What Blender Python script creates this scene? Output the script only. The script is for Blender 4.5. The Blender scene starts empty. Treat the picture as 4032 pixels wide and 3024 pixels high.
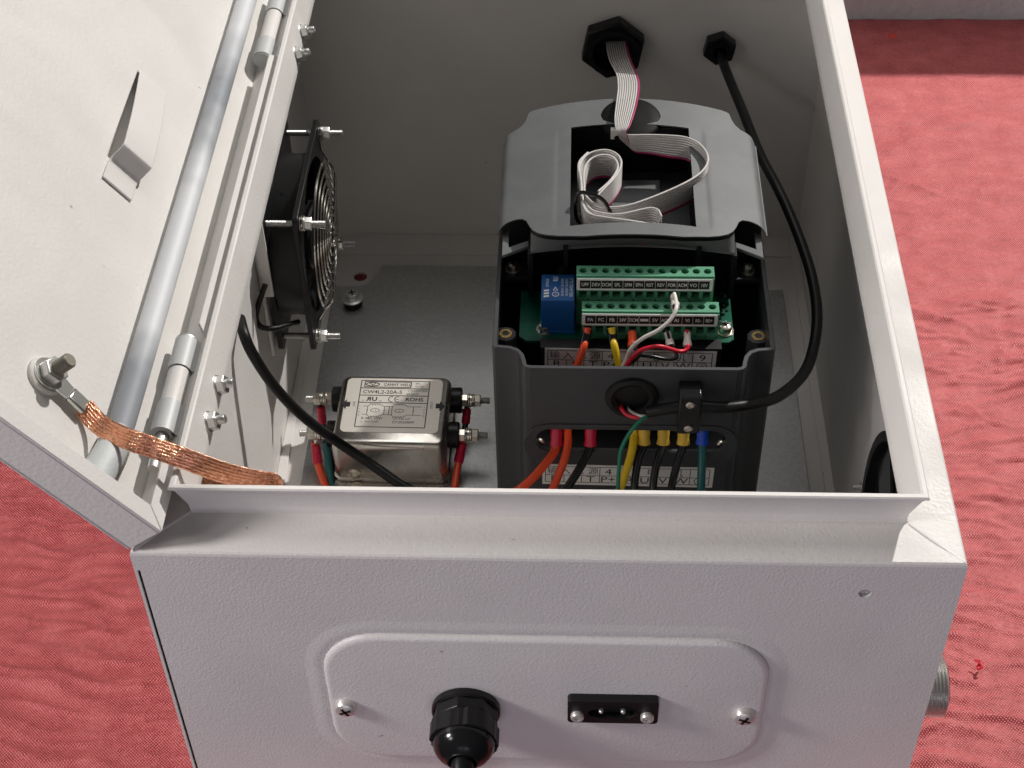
import bpy, math, random
import numpy as np
from mathutils import Vector, Matrix, noise
from mathutils.geometry import tessellate_polygon
random.seed(7)
sc = bpy.context.scene
COL = sc.collection
# All shapes below are written in units of 0.75 mm; x right, y away, z up, z = 0 at the rim of the box.
U = 0.00075
ZB = 254.0                                   # table top is 254 units under the rim
def W(p): return Vector((p[0]*U, p[1]*U, (p[2]+ZB)*U))

# ---------------------------------------------------------------- camera
cd = bpy.data.cameras.new('camera'); cam = bpy.data.objects.new('camera', cd); COL.objects.link(cam)
cd.sensor_width = 36.0; cd.lens = 36.0*6183.58/4032.0; cd.clip_start = 0.01; cd.clip_end = 50
_rt, _dn, _fw = Vector((0.9992324, 0.0343551, -0.0188243)), Vector((0.0106725, -0.7010883, -0.7129946)), Vector((-0.0376925, 0.7122464, -0.7009168))     # right, down and forward axes of the camera
cam.matrix_world = Matrix.Translation(W((211.78, -474.95, 583.46))) @ Matrix((( _rt.x, -_dn.x, -_fw.x), (_rt.y, -_dn.y, -_fw.y), (_rt.z, -_dn.z, -_fw.z))).to_4x4()
sc.camera = cam
sc.render.resolution_x, sc.render.resolution_y = 1024, 768

# ---------------------------------------------------------------- room light
world = bpy.data.worlds.new('World'); sc.world = world; world.use_nodes = True
wn = world.node_tree.nodes; wl = world.node_tree.links
bg = wn['Background']; bg.inputs['Strength'].default_value = 0.075
tc = wn.new('ShaderNodeTexCoord'); sp = wn.new('ShaderNodeSeparateXYZ'); rp = wn.new('ShaderNodeValToRGB'); mr = wn.new('ShaderNodeMapRange')
wl.new(tc.outputs['Generated'], sp.inputs[0]); wl.new(sp.outputs['Z'], mr.inputs['Value'])
mr.inputs['From Min'].default_value = -1; mr.inputs['From Max'].default_value = 1
wl.new(mr.outputs[0], rp.inputs[0]); wl.new(rp.outputs[0], bg.inputs['Color'])
rp.color_ramp.elements[0].position = 0.3; rp.color_ramp.elements[0].color = (0.35, 0.30, 0.30, 1)
rp.color_ramp.elements[1].position = 0.75; rp.color_ramp.elements[1].color = (1.0, 0.97, 0.95, 1)
sc.view_settings.view_transform = 'Standard'; sc.view_settings.look = 'None'; sc.view_settings.exposure = 0.0; sc.view_settings.gamma = 1.0

def lamp(name, kind, loc, energy, color, size, target=None, size_y=None):
    d = bpy.data.lights.new(name, kind); o = bpy.data.objects.new(name, d); COL.objects.link(o)
    o.location = W(loc); d.energy = energy; d.color = color
    if kind == 'POINT': d.shadow_soft_size = size*U
    else:
        d.shape = 'RECTANGLE'; d.size = size*U; d.size_y = size_y*U
        o.rotation_euler = (W(target)-W(loc)).to_track_quat('-Z', 'Y').to_euler()
    return o
lamp('ceiling_lamp', 'POINT', (1650, 1850, 1850), 178.0, (1.0, 0.955, 0.91), 45)
lamp('room_lamp', 'POINT', (-1940, -1370, 1560), 18.0, (1.0, 0.93, 0.95), 300)
lamp('left_lamp', 'POINT', (-1100, -300, 780), 32.0, (1.0, 0.95, 0.93), 150)
lamp('ceiling_bounce', 'AREA', (250, 1150, 2000), 6.0, (1.0, 0.97, 0.95), 1500, (250, 500, -100), 900)
lamp('monitor_glow', 'AREA', (150, -1500, -60), 2.6, (0.92, 0.85, 1.0), 700, (200, 0, -110), 420)

# ---------------------------------------------------------------- materials
def mat(name, base, rough=0.5, metal=0.0, bump=None, vary=None, spec=0.5, coat=0.0, aniso=None, sheen=0.0, specks=False):
    """bump=(scale per unit, strength, height in units[, detail]); vary=(scale per unit, other colour, low, high)"""
    m = bpy.data.materials.new(name); m.use_nodes = True
    nt = m.node_tree; n = nt.nodes; l = nt.links; b = n['Principled BSDF']
    b.inputs['Base Color'].default_value = (*base, 1); b.inputs['Roughness'].default_value = rough
    b.inputs['Metallic'].default_value = metal; b.inputs['Specular IOR Level'].default_value = spec
    b.inputs['Coat Weight'].default_value = coat; b.inputs['Sheen Weight'].default_value = sheen
    if bump or vary:
        t = n.new('ShaderNodeTexCoord')
    if vary:
        nz = n.new('ShaderNodeTexNoise'); nz.inputs['Scale'].default_value = vary[0]/U; nz.inputs['Detail'].default_value = 4
        l.new(t.outputs['Object'], nz.inputs['Vector'])
        r = n.new('ShaderNodeValToRGB'); r.color_ramp.elements[0].position = vary[2]; r.color_ramp.elements[1].position = vary[3]
        r.color_ramp.elements[0].color = (*base, 1); r.color_ramp.elements[1].color = (*vary[1], 1)
        l.new(nz.outputs['Fac'], r.inputs[0]); l.new(r.outputs[0], b.inputs['Base Color'])
        if len(vary) > 4:
            q = n.new('ShaderNodeMapRange'); q.inputs['To Min'].default_value = vary[4]; q.inputs['To Max'].default_value = vary[5]
            l.new(nz.outputs['Fac'], q.inputs['Value']); q.inputs['From Min'].default_value = .3; q.inputs['From Max'].default_value = .7
            l.new(q.outputs[0], b.inputs['Roughness'])
    if specks:                                      # sparse dirt specks and faint rubbed patches
        nz = n.new('ShaderNodeTexNoise'); nz.inputs['Scale'].default_value = 0.16/U; nz.inputs['Detail'].default_value = 1; l.new(t.outputs['Object'], nz.inputs['Vector'])
        k = n.new('ShaderNodeMapRange'); k.inputs['From Min'].default_value = .80; k.inputs['From Max'].default_value = .83; k.inputs['To Max'].default_value = .55; l.new(nz.outputs['Fac'], k.inputs['Value'])
        mx = n.new('ShaderNodeMix'); mx.data_type = 'RGBA'; 
        src = b.inputs['Base Color'].links[0].from_socket; l.new(k.outputs[0], mx.inputs[0]); l.new(src, mx.inputs[6]); mx.inputs[7].default_value = (.16, .14, .12, 1); l.new(mx.outputs[2], b.inputs['Base Color'])
        sm_ = n.new('ShaderNodeTexNoise'); sm_.inputs['Scale'].default_value = 0.013/U; sm_.inputs['Detail'].default_value = 5; sm_.inputs['Distortion'].default_value = 1.5; l.new(t.outputs['Object'], sm_.inputs['Vector'])
        rr = n.new('ShaderNodeMapRange'); rr.inputs['From Min'].default_value = .35; rr.inputs['From Max'].default_value = .65; rr.inputs['To Min'].default_value = rough-.09; rr.inputs['To Max'].default_value = rough+.12; l.new(sm_.outputs['Fac'], rr.inputs['Value']); l.new(rr.outputs[0], b.inputs['Roughness'])
    if bump:
        nz = n.new('ShaderNodeTexNoise'); nz.inputs['Scale'].default_value = bump[0]/U; nz.inputs['Detail'].default_value = bump[3] if len(bump) > 3 else 1.5
        l.new(t.outputs['Object'], nz.inputs['Vector'])
        bp = n.new('ShaderNodeBump'); bp.inputs['Strength'].default_value = bump[1]; bp.inputs['Distance'].default_value = bump[2]*U
        l.new(nz.outputs['Fac'], bp.inputs['Height']); l.new(bp.outputs[0], b.inputs['Normal'])
    return m

M = {}
M['paint'] = mat('powder_coat', (0.75, 0.735, 0.71), 0.52, bump=(0.55, 0.45, 0.4), vary=(0.02, (0.72, 0.70, 0.675), 0.35, 0.7), specks=True)
M['doorpaint'] = mat('powder_coat_door', (0.77, 0.75, 0.72), 0.42, bump=(0.40, 0.5, 0.42), vary=(0.02, (0.74, 0.72, 0.69), 0.35, 0.7), specks=True)
M['hammer'] = mat('powder_coat_outside', (0.74, 0.725, 0.71), 0.46, bump=(0.75, 0.55, 0.42), vary=(0.02, (0.70, 0.685, 0.675), 0.35, 0.7), specks=True)
M['galv'] = mat('galvanised_steel', (0.60, 0.61, 0.61), 0.38, 0.9, bump=(0.3, 0.2, 0.3, 5), vary=(0.3, (0.52, 0.53, 0.53), 0.40, 0.60, 0.30, 0.42))
M['dull'] = mat('dull_zinc_thread', (0.36, 0.34, 0.29), 0.42, 0.9)
M['zinc'] = mat('zinc_plated_steel', (0.70, 0.70, 0.68), 0.34, 0.85, bump=(0.6, 0.2, 0.2))
M['tube'] = mat('zinc_tube', (0.29, 0.31, 0.34), 0.62, 0.12, bump=(0.7, 0.3, 0.3), vary=(0.009, (0.66, 0.68, 0.70), 0.42, 0.60))
M['leaf'] = mat('grey_hinge_paint', (0.55, 0.57, 0.57), 0.5, 0.1)
M['chrome'] = mat('bright_wire', (0.62, 0.60, 0.54), 0.14, 1.0)
M['nickel'] = mat('nickel_plate', (0.72, 0.67, 0.58), 0.28, 0.92)
M['case'] = mat('drawn_steel_case', (0.60, 0.57, 0.52), 0.25, 1.0, bump=(0.12, 0.08, 0.3), vary=(0.05, (0.52, 0.49, 0.45), 0.4, 0.65, 0.20, 0.34))
M['brass'] = mat('brass_insert', (0.80, 0.56, 0.24), 0.25, 1.0)
M['plastic'] = mat('grey_drive_plastic', (0.138, 0.146, 0.150), 0.56, bump=(1.2, 0.35, 0.18), vary=(0.05, (0.120, 0.128, 0.132), 0.4, 0.6))
M['plastic2'] = mat('dark_drive_plastic', (0.043, 0.045, 0.050), 0.42, bump=(1.2, 0.3, 0.18))
M['inner'] = mat('black_inner_plastic', (0.008, 0.008, 0.009), 0.5, spec=0.3)
M['black'] = mat('black_plastic', (0.010, 0.010, 0.0105), 0.38, spec=0.32)
M['rubber'] = mat('black_rubber', (0.009, 0.009, 0.0095), 0.42, bump=(0.8, 0.25, 0.2), spec=0.28)
M['gloss'] = mat('glossy_black', (0.010, 0.010, 0.011), 0.16)
M['capblack'] = mat('black_cap', (0.006, 0.006, 0.006), 0.55, spec=0.12)
M['green'] = mat('green_terminal', (0.095, 0.32, 0.19), 0.42)
M['green_shade'] = mat('terminal_slot_shade', (0.010, 0.035, 0.022), 0.5)  # darker copy of the terminal green, for shade inside the slots
M['pcb'] = mat('circuit_board_green', (0.004, 0.13, 0.075), 0.3, vary=(0.10, (0.003, 0.10, 0.058), 0.45, 0.55), coat=0.4)
M['relay'] = mat('relay_blue', (0.012, 0.10, 0.33), 0.3)
M['white'] = mat('white_label', (0.86, 0.84, 0.83), 0.5)
M['ink'] = mat('black_print', (0.012, 0.010, 0.010), 0.5)
M['wprint'] = mat('white_print', (0.82, 0.82, 0.82), 0.5)
M['sticker'] = mat('silver_label', (0.80, 0.76, 0.69), 0.38, 0.5)
M['orange'] = mat('orange_insulation', (0.86, 0.085, 0.022), 0.33)
M['yellow'] = mat('yellow_insulation', (0.82, 0.56, 0.015), 0.36)
M['yferr'] = mat('yellow_sleeve', (0.72, 0.47, 0.055), 0.45)
M['red'] = mat('red_insulation', (0.72, 0.014, 0.045), 0.33)
M['redsleeve'] = mat('red_sleeve', (0.60, 0.012, 0.055), 0.28)
M['wwire'] = mat('white_insulation', (0.80, 0.77, 0.72), 0.36)
M['bwire'] = mat('black_insulation', (0.014, 0.014, 0.015), 0.27)
M['gwire'] = mat('green_insulation', (0.004, 0.17, 0.10), 0.38)
M['teal'] = mat('teal_insulation', (0.004, 0.115, 0.115), 0.38)
M['blue'] = mat('blue_sleeve', (0.01, 0.07, 0.55), 0.4)
M['ribbon'] = mat('grey_ribbon_insulation', (0.60, 0.58, 0.565), 0.46)
M['ribred'] = mat('red_stripe_insulation', (0.48, 0.03, 0.15), 0.46)
M['screw'] = mat('bright_screw', (0.78, 0.76, 0.73), 0.38, 0.6)
M['tin'] = mat('tinned_lug', (0.70, 0.70, 0.66), 0.28, 1.0)

M['copper'] = mat('woven_copper', (0.92, 0.50, 0.33), 0.22, 1.0, vary=(0.5, (0.68, 0.29, 0.16), 0.42, 0.66))
M['foot'] = mat('sprayed_tube_end', (0.60, 0.63, 0.63), 0.6, 0.1, bump=(0.6, 0.4, 0.4), vary=(0.06, (0.47, 0.50, 0.52), 0.42, 0.62))

def cloth_mat():
    m = mat('red_woven_cloth', (0.60, 0.04, 0.05), 0.5, sheen=0.12)
    nt = m.node_tree; n = nt.nodes; l = nt.links; b = n['Principled BSDF']
    b.inputs['Sheen Roughness'].default_value = .4; b.inputs['Sheen Tint'].default_value = (1, .75, .75, 1)
    t = n.new('ShaderNodeTexCoord')
    waves = []
    for ang, sc_ in ((38, 0.62), (-48, 0.62)):
        mp = n.new('ShaderNodeMapping'); mp.inputs['Rotation'].default_value = (0, 0, math.radians(ang)); l.new(t.outputs['Object'], mp.inputs[0])
        w = n.new('ShaderNodeTexWave'); w.inputs['Scale'].default_value = sc_/U/6.2832*2.2; w.inputs['Distortion'].default_value = 1.6; w.inputs['Detail'].default_value = 2; w.inputs['Detail Scale'].default_value = 1.2
        l.new(mp.outputs[0], w.inputs['Vector']); waves.append(w)
    mul = n.new('ShaderNodeMath'); mul.operation = 'MULTIPLY'; l.new(waves[0].outputs['Fac'], mul.inputs[0]); l.new(waves[1].outputs['Fac'], mul.inputs[1])
    nz = n.new('ShaderNodeTexNoise'); nz.inputs['Scale'].default_value = 0.05/U; nz.inputs['Detail'].default_value = 6; l.new(t.outputs['Object'], nz.inputs['Vector'])
    nf = n.new('ShaderNodeTexNoise'); nf.inputs['Scale'].default_value = 0.4/U; nf.inputs['Detail'].default_value = 2; l.new(t.outputs['Object'], nf.inputs['Vector'])
    a = n.new('ShaderNodeMath'); a.operation = 'MULTIPLY_ADD'; l.new(nz.outputs['Fac'], a.inputs[0]); a.inputs[1].default_value = 0.7; mw = n.new('ShaderNodeMath'); mw.operation = 'MULTIPLY'; mw.inputs[1].default_value = 1.5; l.new(mul.outputs[0], mw.inputs[0]); l.new(mw.outputs[0], a.inputs[2])
    a2 = n.new('ShaderNodeMath'); a2.operation = 'MULTIPLY_ADD'; l.new(nf.outputs['Fac'], a2.inputs[0]); a2.inputs[1].default_value = 0.45; l.new(a.outputs[0], a2.inputs[2])
    r = n.new('ShaderNodeValToRGB'); e = r.color_ramp.elements
    e[0].position = .45; e[0].color = (0.31, 0.009, 0.018, 1); e[1].position = 1.0; e[1].color = (0.74, 0.25, 0.25, 1)
    k = r.color_ramp.elements.new(.70); k.color = (0.53, 0.046, 0.056, 1)
    l.new(a2.outputs[0], r.inputs[0]); l.new(r.outputs[0], b.inputs['Base Color'])
    bp = n.new('ShaderNodeBump'); bp.inputs['Strength'].default_value = 0.6; bp.inputs['Distance'].default_value = 0.5*U
    l.new(a2.outputs[0], bp.inputs['Height']); l.new(bp.outputs[0], b.inputs['Normal'])
    return m
M['cloth'] = cloth_mat()
M['plaster'] = mat('wall_plaster', (0.58, 0.69, 0.69), 0.8, bump=(0.09, 1.0, 3.0, 4), vary=(0.02, (0.52, 0.62, 0.62), 0.4, 0.7))

# ---------------------------------------------------------------- mesh helpers
def V(*a): return Vector(a if len(a) == 3 else a[0])
class F:                                          # a frame: origin and three axes
    def __init__(s, o, ez, ex=None):
        s.o = Vector(o); s.z = Vector(ez).normalized()
        e = Vector(ex) if ex is not None else (Vector((1, 0, 0)) if abs(s.z.x) < .9 else Vector((0, 1, 0)))
        s.x = (e - s.z*e.dot(s.z)).normalized(); s.y = s.z.cross(s.x)
    def __call__(s, a, b, c=0.0): return s.o + s.x*a + s.y*b + s.z*c
class Fx:                                         # a frame from explicit axes
    def __init__(s, o, x, y, z): s.o, s.x, s.y, s.z = Vector(o), Vector(x), Vector(y), Vector(z)
    def __call__(s, a, b, c=0.0): return s.o + s.x*a + s.y*b + s.z*c
WORLD = Fx((0, 0, 0), (1, 0, 0), (0, 1, 0), (0, 0, 1))
XZ = lambda y: Fx((0, y, 0), (1, 0, 0), (0, 0, 1), (0, -1, 0))     # face plane looking at -y
DU = Vector((-.603, 0, .798)); DN = Vector((.798, 0, .603))
DOOR = Fx((0, 0, 1), DU, (0, 1, 0), DN)           # door frame: a = across the door, b = along, c = towards its inside

class G:
    def __init__(s): s.v = []; s.f = []; s.uv = None
    def add(s, vs, fs):
        b = len(s.v); s.v += [Vector(p) for p in vs]; s.f += [tuple(i+b for i in f) for f in fs]; return s
    def box(s, x0, x1, y0, y1, z0, z1, fr=WORLD):
        vs = [fr(x, y, z) for z in (z0, z1) for y in (y0, y1) for x in (x0, x1)]
        return s.add(vs, [(0, 2, 3, 1), (4, 5, 7, 6), (0, 1, 5, 4), (2, 6, 7, 3), (0, 4, 6, 2), (1, 3, 7, 5)])
    def lathe(s, prof, fr, n=20, closed=False):   # prof: (radius, height) pairs
        vs = []; fs = []
        for r, h in prof:
            for k in range(n):
                a = 2*math.pi*k/n; vs.append(fr(r*math.cos(a), r*math.sin(a), h))
        m = len(prof)
        for i in range(m-1 + (1 if closed else 0)):
            for k in range(n):
                j = (i+1) % m
                fs.append((i*n+k, i*n+(k+1) % n, j*n+(k+1) % n, j*n+k))
        if not closed:
            if prof[0][0] > 1e-6: fs.append(tuple(range(n-1, -1, -1)))
            if prof[-1][0] > 1e-6: fs.append(tuple((m-1)*n+k for k in range(n)))
        return s.add(vs, fs)
    def cyl(s, p0, p1, r, n=16, r1=None):
        p0, p1 = Vector(p0), Vector(p1); return s.lathe([(r, 0), (r if r1 is None else r1, (p1-p0).length)], F(p0, p1-p0), n)
    def prism(s, outer, holes, c0, c1, fr=WORLD):
        loops = [outer]+list(holes); flat = [p for lp in loops for p in lp]; n = len(flat)
        tris = tessellate_polygon([[Vector((p[0], p[1], 0)) for p in lp] for lp in loops])
        vs = [fr(p[0], p[1], c0) for p in flat]+[fr(p[0], p[1], c1) for p in flat]
        fs = []
        if not holes:
            fs = [tuple(range(n-1, -1, -1)), tuple(range(n, 2*n))]
        else:
            for t in tris: fs.append((t[2], t[1], t[0])); fs.append((t[0]+n, t[1]+n, t[2]+n))
        b = 0
        for lp in loops:
            m = len(lp)
            for i in range(m): j = (i+1) % m; fs.append((b+i, b+j, b+j+n, b+i+n))
            b += m
        return s.add(vs, fs)
    def tube(s, pts, r, n=10, sub=6, cap=True):
        pts = spline(pts, sub); rr = r if isinstance(r, (list, tuple)) else None
        N = len(pts); t0 = (pts[1]-pts[0]).normalized(); up = V(0, 0, 1) if abs(t0.z) < .9 else V(1, 0, 0)
        nrm = (up - t0*up.dot(t0)).normalized(); vs = []; fs = []
        for i, p in enumerate(pts):
            t = ((pts[min(i+1, N-1)]-pts[max(i-1, 0)])).normalized()
            nrm = (nrm - t*nrm.dot(t)).normalized(); bn = t.cross(nrm)
            q = r if rr is None else rr[0]+(rr[1]-rr[0])*i/(N-1)
            for k in range(n):
                a = 2*math.pi*k/n; vs.append(p + nrm*(q*math.cos(a)) + bn*(q*math.sin(a)))
        for i in range(N-1):
            for k in range(n): fs.append((i*n+k, i*n+(k+1) % n, (i+1)*n+(k+1) % n, (i+1)*n+k))
        if cap: fs += [tuple(range(n-1, -1, -1)), tuple((N-1)*n+k for k in range(n))]
        return s.add(vs, fs)
    def ring(s, c, axis, R, r, n=32, m=8):        # torus
        return s.lathe([(R+r*math.cos(2*math.pi*k/m), r*math.sin(2*math.pi*k/m)) for k in range(m)], F(c, axis), n, closed=True)
    def sweep_loop(s, loops):                     # closed rings of equal length, joined in order
        n = len(loops[0]); vs = [p for lp in loops for p in lp]; fs = []
        for i in range(len(loops)-1):
            for k in range(n): fs.append((i*n+k, i*n+(k+1) % n, (i+1)*n+(k+1) % n, (i+1)*n+k))
        return s.add(vs, fs)
    def hexnut(s, c, axis, r, h, ex=None, bore=0, n=6):
        f = F(c, axis, ex)
        if bore: s.lathe([(bore, 0), (r, 0), (r, h*.9), (r*.93, h), (bore, h)], f, n, closed=True)
        else: s.lathe([(r, 0), (r, h*.88), (r*.90, h), (0, h)], f, n)
        return s
    def text(s, body, fr, size, cx=0, cy=0, c=0.0, align='C', sx=1.0, bold=0.0):
        key = (body, align, bold)
        if key not in TXT:
            cu = bpy.data.curves.new('lettering', 'FONT'); cu.body = body; cu.resolution_u = 3; cu.offset = bold
            cu.align_x = {'C': 'CENTER', 'L': 'LEFT', 'R': 'RIGHT'}[align]
            o = bpy.data.objects.new('lettering', cu); me = bpy.data.meshes.new_from_object(o)
            TXT[key] = ([tuple(v.co) for v in me.vertices], [tuple(p.vertices) for p in me.polygons])
            bpy.data.objects.remove(o); bpy.data.curves.remove(cu); bpy.data.meshes.remove(me)
        vs, fs = TXT[key]
        return s.add([fr(cx+v[0]*size*sx, cy+(v[1]-.345)*size, c) for v in vs], fs)
TXT = {}
def spline(pts, sub):
    pts = [Vector(p) for p in pts]
    if sub <= 1 or len(pts) < 3: return pts
    out = []
    for i in range(len(pts)-1):
        p0, p1, p2, p3 = pts[max(i-1, 0)], pts[i], pts[i+1], pts[min(i+2, len(pts)-1)]
        for k in range(sub):
            t = k/sub
            out.append(.5*((2*p1)+(p2-p0)*t+(2*p0-5*p1+4*p2-p3)*t*t+(3*p1-p0-3*p2+p3)*t**3))
    return out+[pts[-1]]
def circ(cx, cy, r, n=20, a0=0.0): return [(cx+r*math.cos(a0+2*math.pi*k/n), cy+r*math.sin(a0+2*math.pi*k/n)) for k in range(n)]
def rrect(x0, x1, y0, y1, r, n=5):
    o = []
    for cx, cy, a in ((x1-r, y1-r, 0), (x0+r, y1-r, 90), (x0+r, y0+r, 180), (x1-r, y0+r, 270)):
        for k in range(n+1): t = math.radians(a+90*k/n); o.append((cx+r*math.cos(t), cy+r*math.sin(t)))
    return o

ORG = {}
def finish(o, label=None, cat=None, group=None, kind=None):
    if label: o['label'] = label
    if cat: o['category'] = cat
    if group: o['group'] = group
    if kind: o['kind'] = kind
    return o
def thing(name, loc, label, cat, group=None):
    o = bpy.data.objects.new(name, None); COL.objects.link(o); o.location = W(loc); o.empty_display_size = .01
    ORG[o] = Vector(loc); return finish(o, label, cat, group)
def part(name, g, m, parent=None, bevel=0.0, angle=38, label=None, cat=None, group=None, kind=None, seg=2, extra=None):
    org = ORG[parent] if parent else (sum(g.v, Vector())/len(g.v))
    nf = len(g.f)
    if extra: g.add(extra[0].v, extra[0].f)         # print or recesses of a second material in the same piece
    me = bpy.data.meshes.new(name)
    me.from_pydata([((p.x-org.x)*U, (p.y-org.y)*U, (p.z-org.z)*U) for p in g.v], [], g.f)
    import bmesh
    bm = bmesh.new(); bm.from_mesh(me); bmesh.ops.recalc_face_normals(bm, faces=bm.faces); bm.to_mesh(me); bm.free()
    me.materials.append(M[m] if isinstance(m, str) else m)
    if extra:
        me.materials.append(M[extra[1]])
        for i in range(nf, len(me.polygons)): me.polygons[i].material_index = 1
    me.polygons.foreach_set('use_smooth', [True]*len(me.polygons)); me.set_sharp_from_angle(angle=math.radians(angle))
    o = bpy.data.objects.new(name, me); COL.objects.link(o)
    if parent: o.parent = parent
    else: o.location = W(org)
    ORG[o] = org
    if bevel:
        b = o.modifiers.new('edge', 'BEVEL'); b.width = bevel*U; b.segments = seg; b.limit_method = 'ANGLE'; b.angle_limit = math.radians(40); b.harden_normals = False
    return finish(o, label, cat, group, kind)
def again(src, delta, parent=None, name=None):      # copy of a part, moved by delta units
    c = src.copy(); COL.objects.link(c); c.parent = parent or src.parent; c.location = Vector(src.location)+Vector(delta)*U
    ORG[c] = ORG[src]+Vector(delta); return c
def phillips(g, g2, c, axis, r, h, ex=None):
    """pan head into g, crossed slot into g2"""
    f = F(c, axis, ex)
    g.lathe([(r, 0), (r, h*.45), (r*.86, h*.8), (r*.5, h), (0, h)], f, 18)
    for a, b in ((r*.55, r*.13), (r*.13, r*.55)): g2.box(-a, a, -b, b, h*.72, h*1.03, f)
def thread(g, p0, p1, r, pitch=1.1, n=14):
    p0, p1 = Vector(p0), Vector(p1); L = (p1-p0).length; k = max(2, int(L/pitch)); prof = [(r*.8, 0)]
    for i in range(k): prof += [(r, (i+.35)*L/k), (r*.86, (i+.85)*L/k)]
    prof += [(r*.78, L)]
    g.lathe(prof, F(p0, p1-p0), n)

# ---------------------------------------------------------------- paths of cables and wires
CABLE_A=[(3.6,250.0,-75.0),(8.6,234.0,-74.3),(13.8,230.0,-87.8),(22.5,232.0,-117.5),(37.5,238.0,-151.2),(57.3,244.0,-181.5),(75.3,240.0,-196.2),(94.9,228.0,-201.7),(112.8,215.0,-205.3)]
CABLE_B=[(318.3,548.0,-58.1),(320.8,540.0,-66.2),(323.6,512.0,-65.6),(331.7,462.0,-64.5),(339.8,415.0,-65.5),(349.4,380.0,-69.3),(357.7,352.0,-75.3),(366.0,312.0,-83.3),(367.2,275.0,-87.7),(362.8,245.0,-90.6),(352.9,218.0,-88.8),(334.5,192.0,-81.1),(316.0,176.0,-72.4),(300.7,171.0,-69.7),(280.8,170.0,-67.9),(266.9,171.0,-71.3),(257.0,172.0,-75.0)]
RIB_MAIN=[(240.6,355.3,-8.0),(247.5,354.8,-8.0),(260.5,355.2,-8.0),(273.4,354.7,-8.0),(283.0,352.9,-8.0),(290.1,347.7,-8.0),(294.5,339.9,-8.0),(296.1,331.9,-8.0),(294.9,323.9,-8.0),(290.0,314.7,-8.0),(281.0,305.6,-8.0),(268.1,296.0,-8.0),(255.5,288.0,-8.0),(244.6,282.4,-8.0),(233.8,280.6,-8.0),(225.4,283.5,-8.0),(221.2,288.5,-8.0),(218.9,294.7,-8.0),(218.4,303.7,-8.0),(218.1,311.4,-8.0),(219.2,321.9,-8.0),(223.1,329.9,-8.0),(229.5,333.4,-8.0),(235.9,332.1,-8.0),(239.3,324.7,-8.0),(238.6,316.8,-8.0),(234.1,306.4,-8.0),(227.0,296.1,-8.0)]
RIB_LOOP1=[(226.2,292.3,-9.0),(231.7,300.5,-8.0),(237.3,310.3,-8.0),(241.4,322.1,-8.0),(240.7,331.4,-8.0),(236.0,337.5,-8.0),(229.6,338.8,-8.0),(221.6,335.2,-8.0),(216.8,327.2,-8.0),(215.5,317.9,-8.0),(216.8,303.7,-8.0),(217.5,290.9,-8.0),(218.4,282.2,-8.0),(223.0,273.6,-8.0),(232.2,270.6,-8.0),(243,269.6,-9.0),(257,270.2,-12.0)]
RIB_LOOP2=[(216.9,290.9,-8.0),(216.5,308.8,-8.0),(214.9,319.2,-8.0),(215.8,327.7,-8.0),(220.9,337.0,-8.5)]
RIB_LOOP3=[(219.2,285.9,-8.0),(223.1,278.0,-8.0),(232.2,274.2,-8.0),(241.4,274.3,-8.0),(250.6,277.6,-8.0),(258.4,280.1,-8.0),(262.9,278.4,-8.0),(264.7,272.8,-8.0),(264.4,271.6,-9.0),(263,269.8,-12.0)]
RIB_LOOP4=[(217.2,285.9,-8.0),(220.0,276.0,-8.0),(225.3,272.2,-8.0),(231,270.5,-9.0),(240,269.8,-11.0)]
RIB_A=[(234.5,545.0,-59.7),(236.8,518.0,-57.8),(241.0,478.0,-43.5),(240.6,418.0,-14.0),(238.9,385.5,-4.0),(237.5,365.0,-3.6),(238.7,353.5,-4.4),(241.2,355.3,-11.5)]
RIB_B=[(251.0,545.0,-59.0),(252.8,518.0,-55.5),(257.0,477.0,-44.9),(255.7,416.0,-13.6),(252.5,379.5,-3.8),(248.3,359.5,-3.7),(245.8,353.5,-6.3),(249.7,358.2,-22.6)]
BRAID=[(-24.9,53.8,44.0),(-17.8,47.1,41.1),(-9.8,40.3,42.2),(2.5,34.0,42.0),(12.3,34.8,36.0),(22.6,34.3,31.0),(32.4,35.4,24.0),(41.0,37.2,17.0),(49.6,40.0,10.0),(57.2,43.0,4.0),(61.6,45.8,0.0),(62.4,48.1,-4.0),(59.9,49.6,-9.0),(53.4,53.0,-13.0),(41.8,57.7,-16.0),(29.6,64.5,-20.0),(19.9,68.4,-22.0)]
W_FA=[(221.0,222.0,-54.2),(220.4,217.0,-58.9),(219.0,212.0,-60.5),(215.1,206.0,-70.7),(213.7,204.0,-77.2),(213.2,204.0,-90.2)]
W_FB=[(235.6,222.0,-54.0),(236.0,217.0,-58.7),(237.0,212.0,-60.3),(239.9,206.0,-70.3),(241.2,204.0,-76.8),(242.5,204.0,-89.7)]
W_FOR=[(272.3,232.0,-35.1),(273.1,226.0,-35.8),(273.0,218.0,-34.7),(269.7,212.0,-38.4),(262.3,208.0,-42.9),(253.5,206.0,-48.3),(247.0,205.0,-55.7),(243.9,205.0,-65.1),(242.2,204.0,-71.5),(241.2,204.0,-87.6)]
W_DCM=[(248.1,222.0,-55.9),(247.8,216.0,-58.7),(248.8,211.0,-58.6),(252.6,208.0,-62.6),(258.7,207.0,-63.0),(267.8,207.0,-65.2),(273.9,208.0,-65.0),(273.6,211.0,-62.0),(270.8,214.0,-59.0),(268.8,222.0,-55.7)]
W_VI=[(280.9,222.0,-55.5),(280.8,216.0,-58.3),(281.0,212.0,-59.1),(279.8,210.0,-60.6),(275.1,208.0,-59.6),(264.3,206.0,-54.5),(256.7,205.0,-54.5),(250.8,204.0,-57.8),(245.8,203.5,-64.7),(243.0,203.0,-71.6),(241.9,203.0,-86.6)]
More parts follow.
